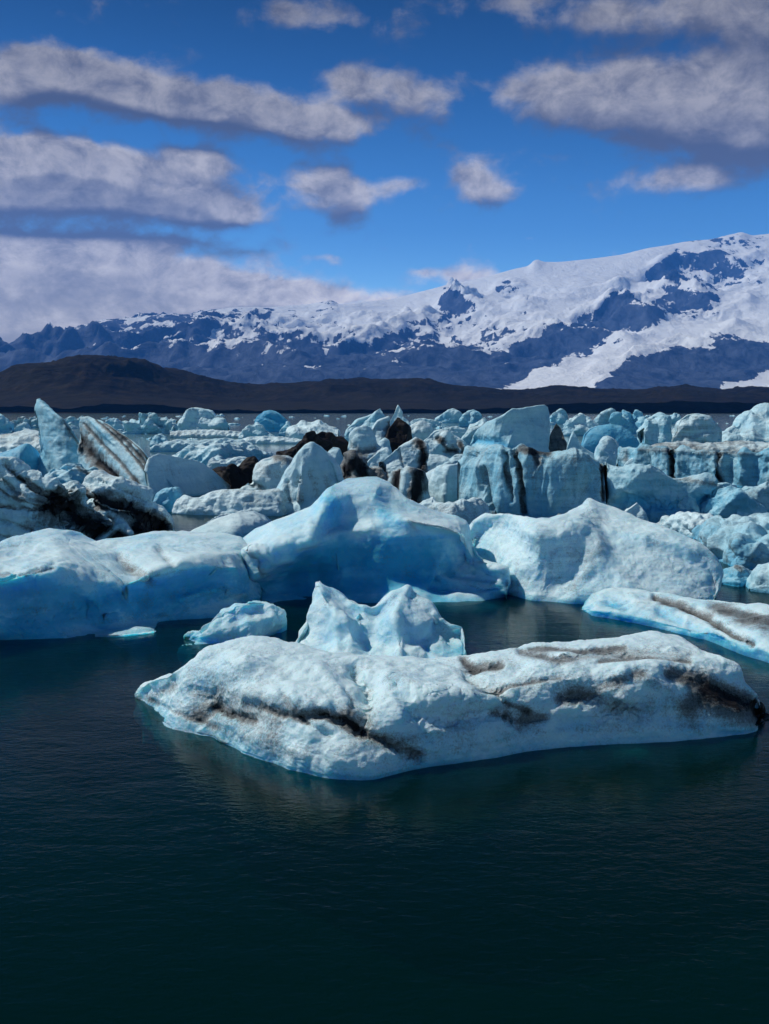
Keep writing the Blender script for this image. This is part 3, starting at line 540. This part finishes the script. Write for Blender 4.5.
far('white sloping iceberg behind the small curved fin',[(560,430),(566,423),(573,417),(582,414),(590,417),(597,423),(604,430)],436,blue=.12,seed=94)
far('dark seamed block of ice with a snowy cap above the deep-blue dome',[(594,424),(600,416),(607,411),(612,410),(616,416),(620,424)],430,'ice_block',blue=.3,dirt=.22,seed=95)
far('row of pointed blue ice teeth on the horizon, right',[(612,424),(616,414),(619,417),(623,410),(628,416),(632,419),(636,410),(640,414),(644,423),(648,430)],434,blue=.45,lump='j',seed=96)
far('pale blue-white block with a grooved face, right of the ice teeth',[(644,428),(646,418),(652,415),(662,416),(669,418),(672,427),(672,440)],446,blue=.25,seed=97,mat=M_MID)
far('lumpy white pile right of the grooved block',[(672,440),(676,430),(680,419),(688,414),(698,413),(708,417),(716,423),(722,432)],444,blue=.1,dirt=.08,lump='b',seed=98,mat=M_MID)
far('small pale upright oval chunk in front of the lumpy pile',[(703,438),(704,429),(709,424),(715,425),(719,431),(720,439)],444,'ice_block',blue=.3,seed=99,mat=M_MID)
far('small grey block on the horizon above the lumpy pile',[(669,418),(673,413),(679,414),(681,420)],424,'ice_block',blue=.2,seed=100)
far('broad grey-white slope of ice rising to the right edge under the hills',[(716,438),(724,432),(735,425),(742,418),(750,411),(760,408),(769,406),(785,404),(800,408)],[(716,442),(800,442)],'iceberg',prof='slope',k=2,blue=.15,dirt=.04,seed=101,mat=M_MID)
far('dirty brown-grey ice rubble lying on top of the dark blue wall',[(640,450),(655,444),(672,441),(692,442),(712,443),(735,441),(760,442),(790,444)],[(640,454),(790,456)],'ice_floe',prof='plate',k=2,blue=.05,dirt=.28,lump='b',amp=1.2,seed=102,mat=M_MID)

# ---- loose chunks drifting between the big pieces: one prototype shape each, copied
def clear_of(px, py): return True
protos = []
for i, (w, h) in enumerate([(14, 6), (18, 5), (10, 7), (22, 5), (12, 8), (16, 4)]):
    cx_, by_ = 384, 560
    rr = np.random.RandomState(50 + i)
    xs = np.linspace(-w, w, 9); ys = h * (1 - abs(xs / w) ** 2.2) * rr.uniform(.6, 1.15, 9)
    o = berg('ice_chunk', 'loose', [(cx_ + x, by_ - max(.4, y)) for x, y in zip(xs, ys)], by_ + 1, k=1.2, prof='cliff', blue=.15, lump=['j', 'b', 'f'][i % 3], amp=1.1, res=1, nu=40, nv=34, seed=120 + i, mat=M_FAR if i % 2 else M_MID, cat='ice chunk')
    protos.append(o)
G1 = 'small loose chunks of ice packed between the bigger icebergs'
cnt = 0
rr = np.random.RandomState(5)
def put(px, py, s, rot, first=None):
    global cnt
    o = protos[cnt] if cnt < len(protos) else protos[rr.randint(len(protos))].copy()
    if cnt >= len(protos): C.objects.link(o)
    w_ = wat(px, py); o.location = (w_[0], w_[1], 0); o.rotation_euler = (0, 0, rot)
    o.scale = (s, s, s * rr.uniform(.8, 1.5))
    o['group'] = G1; o['label'] = 'one of many small loose ice chunks packed between the bigger icebergs'
    cnt += 1
spots = []
for k in range(288):
    py = 416 + 62 * rr.rand() ** 1.5; px = rr.uniform(-20, 790)
    if 205 < px < 330 and 434 < py < 460: continue            # the open strip of water
    if py > 445 and 180 < px < 300: continue
    Y = wat(px, py)[1]
    put(px, py, rr.uniform(.3, 1.4) ** 1.3 * np.clip(Y / 130, .8, 3.2), rr.uniform(0, 6.28))

# ================================================================== water
m, nt = new_mat('glacial_water'); n = N(nt)
pos = n.node('ShaderNodeNewGeometry').outputs['Position']
p1 = n.scale(pos, (.75, 1.25, 1)); 
w1 = n.noise(p1, .9, 3, .5, .3); w2 = n.noise(p1, 5.0, 3, .6, .4); w3 = n.noise(p1, 13.0, 2, .5, .2)
hh = n.math('ADD', n.math('MULTIPLY', w1, .8), n.math('ADD', n.math('MULTIPLY', w2, .34), n.math('MULTIPLY', w3, .10)))
cd = n.node('ShaderNodeCameraData')
sy = n.node('ShaderNodeSeparateXYZ'); nt.links.new(pos, sy.inputs[0])
hh = n.math('MULTIPLY', hh, n.map(sy.outputs[1], 40, 160, 1, .25))   # calmer water between and behind the ice
nb = n.bump(hh, .25, .10)
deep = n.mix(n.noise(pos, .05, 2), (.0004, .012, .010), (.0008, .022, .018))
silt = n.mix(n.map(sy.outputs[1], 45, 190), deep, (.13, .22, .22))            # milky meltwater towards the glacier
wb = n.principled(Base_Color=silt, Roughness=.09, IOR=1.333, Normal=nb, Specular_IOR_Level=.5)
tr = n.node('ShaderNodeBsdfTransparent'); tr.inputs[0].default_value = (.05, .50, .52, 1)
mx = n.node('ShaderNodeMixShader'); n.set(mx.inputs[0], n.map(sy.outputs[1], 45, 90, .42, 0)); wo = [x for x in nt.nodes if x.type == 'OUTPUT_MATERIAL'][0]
nt.links.new(wb.outputs[0], mx.inputs[1]); nt.links.new(tr.outputs[0], mx.inputs[2]); nt.links.new(mx.outputs[0], wo.inputs[0])
def sheet(name, x0, x1, y0, y1, z, mat, nx=2, ny=2, kind='structure'):
    xs = np.linspace(x0, x1, nx); ys = np.linspace(y0, y1, ny)
    G = np.zeros((ny, nx, 3)); G[..., 0] = xs[None]; G[..., 1] = ys[:, None]; G[..., 2] = z
    me = bpy.data.meshes.new(name); idx = np.arange(nx * ny).reshape(ny, nx)
    q = np.stack([idx[:-1, :-1], idx[:-1, 1:], idx[1:, 1:], idx[1:, :-1]], -1).reshape(-1, 4)
    me.from_pydata(G.reshape(-1, 3).tolist(), [], q.tolist()); me.materials.append(mat)
    o = bpy.data.objects.new(name, me); C.objects.link(o); o['kind'] = kind; return o
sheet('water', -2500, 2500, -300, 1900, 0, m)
m, nt = new_mat('black_sand'); n = N(nt)
pos = n.node('ShaderNodeNewGeometry').outputs['Position']
n.principled(Base_Color=n.mix(n.noise(pos, .01, 5), (.012, .010, .008), (.03, .024, .016)), Roughness=.95)
sheet('ground', -16200, 16200, -2900, 16300, -3.0, m)

# ================================================================== brown hills
def terrain(name, rowsP, vk, nu, nv, mat, disp, attrs=None, sharp=2.0, kind='structure'):
    Rr = [resample(r, nu, sharp) for r in rowsP]
    G, v = vinterp(Rr, vk, nv); V = np.repeat(v[:, None], nu, 1)
    G = disp(G, V)
    A = attrs(G, V) if attrs else {}
    me_o = mesh_from_grid(name, G, mat, A, caps=False); me_o['kind'] = kind
    return me_o
m, nt = new_mat('moraine'); n = N(nt)
pos = n.node('ShaderNodeNewGeometry').outputs['Position']
a = n.noise(n.scale(pos, (1, 1, 3)), .006, 7, .6); b = n.noise(n.scale(pos, (1, 1, 4)), .03, 6, .65)
c = n.mix(n.map(a, .42, .58), (.003, .003, .002), (.010, .009, .004))  # earth browns held near black, carrying the hills' cloud shade in the colour
c = n.mix(n.map(b, .5, .66, 0, .75), c, (.024, .017, .008))
n.principled(Base_Color=c, Roughness=.95, Specular_IOR_Level=.1, Normal=n.bump(n.math('ADD', a, b), .8, 8.0))
M_HILL = m
hill = [(-260,392),(-150,388),(-60,382),(0,375),(25,364),(55,357),(85,352),(105,354),(135,360),(165,368),(195,377),(222,384),(245,387),(275,387),(300,385),(330,382),(355,381),(395,382),(425,383),(440,386),(470,388),(500,391),(530,391),(560,388),(590,390),(620,392),(650,390),(682,387),(720,391),(745,389),(780,388),(860,386),(1000,390)]
def hY(px): return np.interp(px, [-260, 85, 245, 500, 1000], [1900, 1850, 2300, 2500, 2500])
ridge = [at(x, y, hY(x)) for x, y in hill]
foot = [np.array([r[0] * (1400 / r[1]) , 1400 + 0 * r[1], -1.0]) for r in ridge]
q1 = [np.array([(f[0] * .55 + r[0] * .45), f[1] * .55 + r[1] * .45, r[2] * .22 + 3]) for f, r in zip(foot, ridge)]
q2 = [np.array([(f[0] * .25 + r[0] * .75), f[1] * .25 + r[1] * .75, r[2] * .62]) for f, r in zip(foot, ridge)]
back = [np.array([r[0] * 1.35, r[1] * 1.35, -4.0]) for r in ridge]
def dh(G, V):
    f = np.clip(V * 1.4, 0, 1) * np.clip((2.2 - V) * 3, 0, 1)
    f = f * (1 - .75 * np.clip(1 - abs(V - 1) / .3, 0, 1))
    d = fbm(G / 180 + 4, 5, .55, 'r') * 26 + fbm(G / 420, 2) * 12
    G = G.copy(); G[..., 2] += d * f * np.clip(G[..., 2] / 60, .1, 1); return G
terrain('hills', [foot, q1, q2, ridge, back], [0, .35, .7, 1.0, 2.0], 700, 160, M_HILL, dh)
# low shore of the lagoon, nearer dark bank on the right and left
sh = [(-300,408),(0,407),(60,409),(110,405),(150,406),(200,410),(260,412),(330,411),(420,411),(520,409),(560,405),(600,403),(680,403),(740,404),(900,402)]
r0 = [wat(x, 413.4) for x, y in sh]; r1 = [at(x, y - 1, 1420) for x, y in sh]; r2 = [np.array([p[0] * 1.25, 1800, -3]) for p in r1]
for p in r0: p[2] = -.6
def ds(G, V):
    G = G.copy(); G[..., 2] += fbm(G / 60, 4, .6, 'r') * 2.2 * np.clip(V, 0, 1) * (V < 1.5); return G
terrain('lagoon_bank', [r0, r1, r2], [0, 1, 2], 400, 24, M_HILL, ds)

# ================================================================== mountain
m, nt = new_mat('mountain_rock_and_snow'); n = N(nt)
geo = n.node('ShaderNodeNewGeometry'); pos = geo.outputs['Position']
snow = n.attr('snow')
pn = n.scale(pos, (1, 1, 1.6))
a = n.noise(pn, .0016, 8, .62, .4); b = n.noise(n.scale(pos, (1, .5, .8)), .010, 7, .68, .6)
sep = n.node('ShaderNodeSeparateXYZ'); nt.links.new(geo.outputs['Normal'], sep.inputs[0])
s = n.math('ADD', snow, n.math('MULTIPLY', n.math('SUBTRACT', a, .5), 1.7))
s = n.math('ADD', s, n.math('MULTIPLY', n.math('SUBTRACT', b, .5), 1.3))
s = n.math('ADD', s, n.math('MULTIPLY', n.math('SUBTRACT', sep.outputs[2], .82), .8))
g2 = n.noise(n.scale(pos, (1, .15, .25)), .011, 5, .6, .5)
s = n.math('ADD', s, n.math('MULTIPLY', n.math('SUBTRACT', g2, .5), 1.0))
s = n.math('ADD', s, n.map(snow, .75, 1.1, 0, 1.1))
sf = n.map(s, .47, .53)
rock = n.mix(n.map(b, .35, .65), (.010, .026, .065), (.075, .105, .165))  # blue of the distant haze is mixed into the rock's own colour
crev = n.map(n.noise(n.scale(pos, (1, .4, 1)), .012, 5, .7), .55, .68, 0, .22)
sn = n.mix(crev, (.88, .93, .94), (.55, .66, .76))
n.principled(Base_Color=n.mix(sf, rock, sn), Roughness=.8, Specular_IOR_Level=.15, Normal=n.bump(n.math('ADD', a, n.math('MULTIPLY', b, .4)), 1.0, 55))
M_MT = m
sky = [(-500,395),(-300,385),(-150,375),(-60,362),(0,350),(25,344),(50,338),(75,328),(98,320),(125,318),(150,317),(195,314),(215,311),(260,307),(310,304),(334,300),(339,305),(360,303),(390,300),(420,292),(450,285),(490,276),(515,269),(529,266),(534,260),(538,259),(543,262),(560,262),(590,259),(620,255),(648,248),(680,243),(712,240),(730,235),(742,232),(752,236),(769,234),(830,230),(920,225),(1050,238),(1250,300),(1400,360)]
def lerpY(x): return np.interp(x, [-500, 0, 400, 770, 1400], [10500, 11000, 13500, 14500, 14500])
ridge = [at(x, y, lerpY(x)) for x, y in sky]
def rowat(f, yf):
    out = []
    for (x, y) in sky:
        Y = lerpY(x); ys = np.mean([np.interp(x + o, [a[0] for a in sky], [a[1] for a in sky]) for o in range(-45, 46, 9)]); y = y + (ys - y) * min(1, yf * 9)
        out.append(at(x, y + (397 - y) * yf, 6200 + (Y - 6200) * f))
    return out
foot = [np.array([at(x, 400, 6000)[0], 6000, -3.5]) for x, y in sky]
back = [np.array([r[0] * 1.1, r[1] * 1.1, -3.5]) for r in ridge]
rowsM = [foot, rowat(.22, .80), rowat(.45, .56), rowat(.72, .30), rowat(.9, .10), ridge, back]
SN = [ # (px, py, snow) where the photograph shows snow, ice or bare rock
 (0,360,-.3),(60,350,-.2),(100,330,.15),(150,325,.25),(150,345,.15),(80,370,-.3),(180,335,.3),(200,355,.05),(230,325,.4),(230,345,.25),(260,370,-.2),(300,320,.6),(320,335,.5),
 (310,352,.15),(350,312,.8),(380,325,.75),(350,365,-.25),(400,345,.2),(420,305,1.1),(430,330,.5),(440,365,-.3),(460,306,.1),(475,320,.7),(500,340,.35),(500,300,1.0),(507,292,.5),(540,280,1.2),
 (560,310,1.1),(480,290,1.2),(520,325,.8),(530,350,-.1),(480,372,-.35),(560,345,-.1),(590,330,.2),(590,300,1.1),(600,270,1.3),(560,270,1.3),(640,260,1.2),(650,290,.7),(620,305,.15),(640,318,.0),(605,322,.1),
 (665,270,.33),(690,262,.36),(690,285,.42),(675,300,.1),(715,250,.5),(740,240,.5),(745,262,.6),(720,278,.5),(769,250,.8),(769,275,.7),(740,300,.9),(700,308,.3),(710,325,1.0),(769,310,1.2),(769,330,1.1),
 (690,330,1.1),(650,345,1.2),(610,355,1.2),(580,365,1.2),(545,377,1.2),(530,385,1.0),(575,386,1.0),(600,375,.6),(625,340,.6),(580,352,.35),(550,362,.1),(515,375,-.3),(640,368,-.3),(610,384,-.3),(680,352,-.1),
 (700,375,-.4),(730,355,-.1),(769,352,-.1),(740,372,-.4),(769,382,.9),(745,389,.8),(720,342,.3),(660,358,-.1),(670,338,1.1),(0,395,-.4),(200,395,-.4),(400,390,-.4),(120,315,.3),(330,303,.4),(640,385,-.4),(-200,370,.1),(900,280,1.0),(1000,340,.2)]
SN = np.array(SN, float); SN[:, 2] += np.where((SN[:, 0] < 420) & (SN[:, 1] < 352) & (SN[:, 0] > 60), .10, 0)
def dm(G, V):
    f = np.clip(V * 1.5, 0, 1) * (1 - .96 * np.clip(1 - abs(V - 1) / .22, 0, 1) ** .7) * np.clip((1.9 - V) * 3, 0, 1)
    X, Y = proj(G)
    roughm = np.clip(1.15 - snowat(X, Y) * .85, .08, 1.1)
    d = fbm(G / 1500 + 2, 7, .55, 'r') * 330
    G = G.copy(); G[..., 2] += d * f * roughm; G[..., 1] += 1.0 * fbm(G / 900 + 8, 4) * 160 * f * roughm
    G[..., 2] = np.where((V > .01) & (V < 1.95), np.maximum(G[..., 2], 2), G[..., 2])
    return G
def snowat(X, Y):
    sh_ = X.shape; X = X.ravel(); Y = Y.ravel(); num = np.zeros(X.size); den = np.zeros(X.size)
    for sx, sy, sv in SN:
        w = 1 / (((X - sx) ** 2 * .6 + (Y - sy) ** 2 * 1.8) + 12) ** 2.0
        num += w * sv; den += w
    return (num / den).reshape(sh_)
def am(G, V):
    X, Y = proj(G); return {'snow': snowat(X, Y) + .22 * fbm(G / np.array([260., 500., 260.]) + 3, 4, .6, 'r')}
terrain('mountain', rowsM, [0, .2, .42, .68, .88, 1.0, 2.0], 900, 380, M_MT, dm, am, sharp=1.2)

# ================================================================== haze
m, nt = new_mat('air'); n = N(nt)
pv = n.node('ShaderNodeVolumePrincipled'); o_ = n.node('ShaderNodeOutputMaterial'); nt.links.new(pv.outputs[0], o_.inputs['Volume'])
pv.inputs['Color'].default_value = (.07, .33, 1.0, 1); pv.inputs['Density'].default_value = HAZE = 5.0e-5; pv.inputs['Anisotropy'].default_value = .1
me = bpy.data.meshes.new('haze'); x0, x1, y0, y1, z0, z1 = -16500, 16500, -3000, 16600, -5, 2750
vs = [(x, y, z) for x in (x0, x1) for y in (y0, y1) for z in (z0, z1)]
me.from_pydata(vs, [], [(0, 1, 3, 2), (4, 6, 7, 5), (0, 4, 5, 1), (2, 3, 7, 6), (0, 2, 6, 4), (1, 5, 7, 3)]); me.materials.append(m)
hz = bpy.data.objects.new('haze', me); C.objects.link(hz); hz['kind'] = 'stuff'

# ================================================================== sky and sun
SUN_AZ, SUN_EL = R(-70), R(49)       # azimuth measured from +Y towards +X; the sun stands up left beyond the ice
w = bpy.data.worlds.new('World'); sc.world = w; w.use_nodes = True; nt = w.node_tree; nt.nodes.clear(); n = N(nt)
skyn = n.node('ShaderNodeTexSky', sky_type='NISHITA'); skyn.sun_disc = False; skyn.sun_elevation = SUN_EL; skyn.sun_rotation = SUN_AZ
skyn.altitude = 300; skyn.air_density = 1.0; skyn.dust_density = .2; skyn.ozone_density = 4.0
dirn = n.vmath('NORMALIZE', n.node('ShaderNodeTexCoord').outputs['Generated'])
sx = n.node('ShaderNodeSeparateXYZ'); nt.links.new(dirn, sx.inputs[0])
az = n.math('ARCTAN2', sx.outputs[0], sx.outputs[1]); el = n.math('ARCSINE', sx.outputs[2])
cb = n.node('ShaderNodeCombineXYZ'); nt.links.new(az, cb.inputs[0]); nt.links.new(n.math('MULTIPLY', el, 1.4), cb.inputs[1])
P = cb.outputs[0]
def azel(px, py):
    d = ray(px, py); return math.atan2(d[0], d[1]), math.asin(d[2] / np.linalg.norm(d))
CL = [(50,68,48,22,1.2),(16,78,34,20,.9),(104,86,44,20,1.2),(165,100,50,20,1.2),(232,108,56,20,1.2),(305,122,50,18,1.2),(352,134,34,14,.7),(200,96,30,12,.5),
      (0,180,60,26,1.3),(60,184,70,24,1.4),(130,190,70,24,1.4),(185,200,50,20,1.2),(228,212,36,14,1.1),(205,160,44,15,1.0),(90,152,60,14,.9),(20,148,40,12,.8),
      (312,182,40,20,.9),(345,200,34,24,1.0),(405,186,24,8,.6),(474,178,28,20,1.2),(496,192,22,12,.7),
      (372,84,50,18,.8),(430,104,40,22,.75),(345,76,24,8,.4),
      (520,92,40,22,.6),(590,104,60,26,.9),(660,108,60,34,1.1),(735,112,60,36,1.2),(775,120,40,30,1.0),(670,178,50,15,1.0),(712,182,24,12,.7),(570,158,30,8,.4),(620,74,90,14,.5),
      (640,8,120,20,.9),(760,24,60,30,.9),(500,4,50,8,.5),(335,14,50,16,.8),(240,10,50,14,.5),(0,2,30,10,.4),
      (40,300,150,44,1.5),(140,288,110,30,1.3),(230,292,70,16,1.0),(310,296,60,12,.9),(-20,270,60,30,.9),(90,244,90,10,.8),(180,240,46,6,.5),(244,252,26,4,.4),(90,268,90,8,.6),
      (400,300,60,9,.7),(452,276,28,9,.9),(424,271,18,6,.6),(490,278,24,8,.5),(325,258,18,4,.5),(527,238,12,3.4,.7),(382,250,8,3,.4),(335,264,12,4,.4),
      (-200,130,130,50,1),(-260,280,180,50,1.2),(960,90,120,44,1.1),(1000,220,80,16,.8),(1250,150,180,50,1),(-600,150,220,70,1),(-700,320,380,50,1.1),(1500,250,260,50,.8)]
def density(off):
    Pw = n.vmath('ADD', P, off)
    wob = n.noise(Pw, 12, 6, .65, out='Color')
    Pq = n.vmath('ADD', Pw, n.scale(n.vmath('SUBTRACT', wob, (.5, .5, .5)), (.026, .022, 0)))
    s2 = n.node('ShaderNodeSeparateXYZ'); nt.links.new(Pq, s2.inputs[0])
    tot = None
    for (x, y, rx, ry, st) in CL:
        a0, e0 = azel(x, y)
        dx = n.math('MULTIPLY', n.math('SUBTRACT', s2.outputs[0], a0), F / rx)
        dy = n.math('MULTIPLY', n.math('SUBTRACT', s2.outputs[1], e0 * 1.4), F / ry / 1.4)
        r2 = n.math('ADD', n.math('MULTIPLY', dx, dx), n.math('MULTIPLY', dy, dy))
        g = n.math('MULTIPLY', n.math('EXPONENT', n.math('MULTIPLY', r2, -.9)), st)
        tot = g if tot is None else n.math('ADD', tot, g)
    tot = n.math('MINIMUM', tot, 1.7)
    nz = n.noise(Pw, 17, 9, .6, .2)
    nz2 = n.noise(Pw, 5, 3, .5)
    t = n.math('ADD', tot, n.math('MULTIPLY', n.math('SUBTRACT', nz, .5), 2.6))
    t = n.math('SUBTRACT', t, n.map(s2.outputs[1], .62, .85, 0, .45))
    return n.math('ADD', t, n.math('MULTIPLY', n.math('SUBTRACT', nz2, .5), .5)), tot
(d0, b0), (d1, b1) = density((0, 0, 0)), density((-.014, .036, 0))
alpha = n.map(d0, .22, 1.08, 0, .96, True)
lit = n.map(n.math('ADD', n.math('MULTIPLY', n.math('SUBTRACT', d0, d1), .55), n.math('MULTIPLY', n.math('SUBTRACT', b0, b1), .8)), -.75, .75, 0, 1, True)
thick = n.map(d0, .5, 1.5, 0, 1)
lit = n.math('MULTIPLY', lit, n.math('MULTIPLY_ADD', thick, -.32, 1.0))
lit = n.math('MULTIPLY', lit, n.map(n.noise(P, 26, 8, .66, .3), .36, .62, .3, 1.15))
lit = n.math('ADD', lit, n.map(el, .02, .15, .32, 0), clamp=True)
elf = n.math('MULTIPLY_ADD', n.math('POWER', n.map(el, .02, .46, 1, 0), 1.3), 1.6, .15)
elf = n.math('MULTIPLY', elf, n.map(el, .44, .62, 1, .4))
hs = n.node('ShaderNodeHueSaturation'); hs.inputs['Saturation'].default_value = 1.28; hs.inputs['Value'].default_value = 1.0; nt.links.new(skyn.outputs[0], hs.inputs['Color'])
skyc = hs.outputs[0]
gm = n.node('ShaderNodeGamma'); nt.links.new(skyc, gm.inputs[0]); gm.inputs[1].default_value = 1.3
cc = n.mix(lit, (1.7, 1.55, 1.5), (11.5, 10.5, 9.4))
vsc = n.node('ShaderNodeVectorMath', operation='SCALE'); nt.links.new(cc, vsc.inputs[0]); n.set(vsc.inputs['Scale'], elf)
skd = n.node('ShaderNodeVectorMath', operation='SCALE'); nt.links.new(gm.outputs[0], skd.inputs[0]); n.set(skd.inputs['Scale'], n.math('MULTIPLY', n.math('MULTIPLY_ADD', n.math('POWER', n.map(el, .02, .44, 1, 0), 1.5), 1.75, .08), n.map(el, .4, 1.0, 1, .45)))
fin = n.mix(alpha, skd.outputs[0], vsc.outputs[0])
bg = n.node('ShaderNodeBackground'); nt.links.new(fin, bg.inputs[0]); bg.inputs[1].default_value = .10
ow = n.node('ShaderNodeOutputWorld'); nt.links.new(bg.outputs[0], ow.inputs[0])
w.cycles.sampling_method = 'MANUAL'; w.cycles.sample_map_resolution = 1024
sd = bpy.data.lights.new('sun', 'SUN'); sd.energy = 5.0; sd.angle = R(.6); sd.color = (1, .95, .88)
so = bpy.data.objects.new('sun', sd); C.objects.link(so)
from mathutils import Vector
sv = Vector((math.sin(SUN_AZ) * math.cos(SUN_EL), math.cos(SUN_AZ) * math.cos(SUN_EL), math.sin(SUN_EL)))
so.rotation_euler = sv.to_track_quat('Z', 'Y').to_euler(); so.location = (0, 0, 50)

# ================================================================== render
vs_ = sc.view_settings; vs_.view_transform = 'Standard'; vs_.look = 'None'; vs_.gamma = 1; vs_.exposure = -.3; vs_.use_curve_mapping = False
sc.render.engine = 'CYCLES'
cy = sc.cycles; cy.use_denoising = True; cy.denoiser = 'OPENIMAGEDENOISE'; cy.max_bounces = 6; cy.diffuse_bounces = 3; cy.glossy_bounces = 3
cy.volume_bounces = 1; cy.sample_clamp_indirect = 4; cy.caustics_reflective = False; cy.caustics_refractive = False
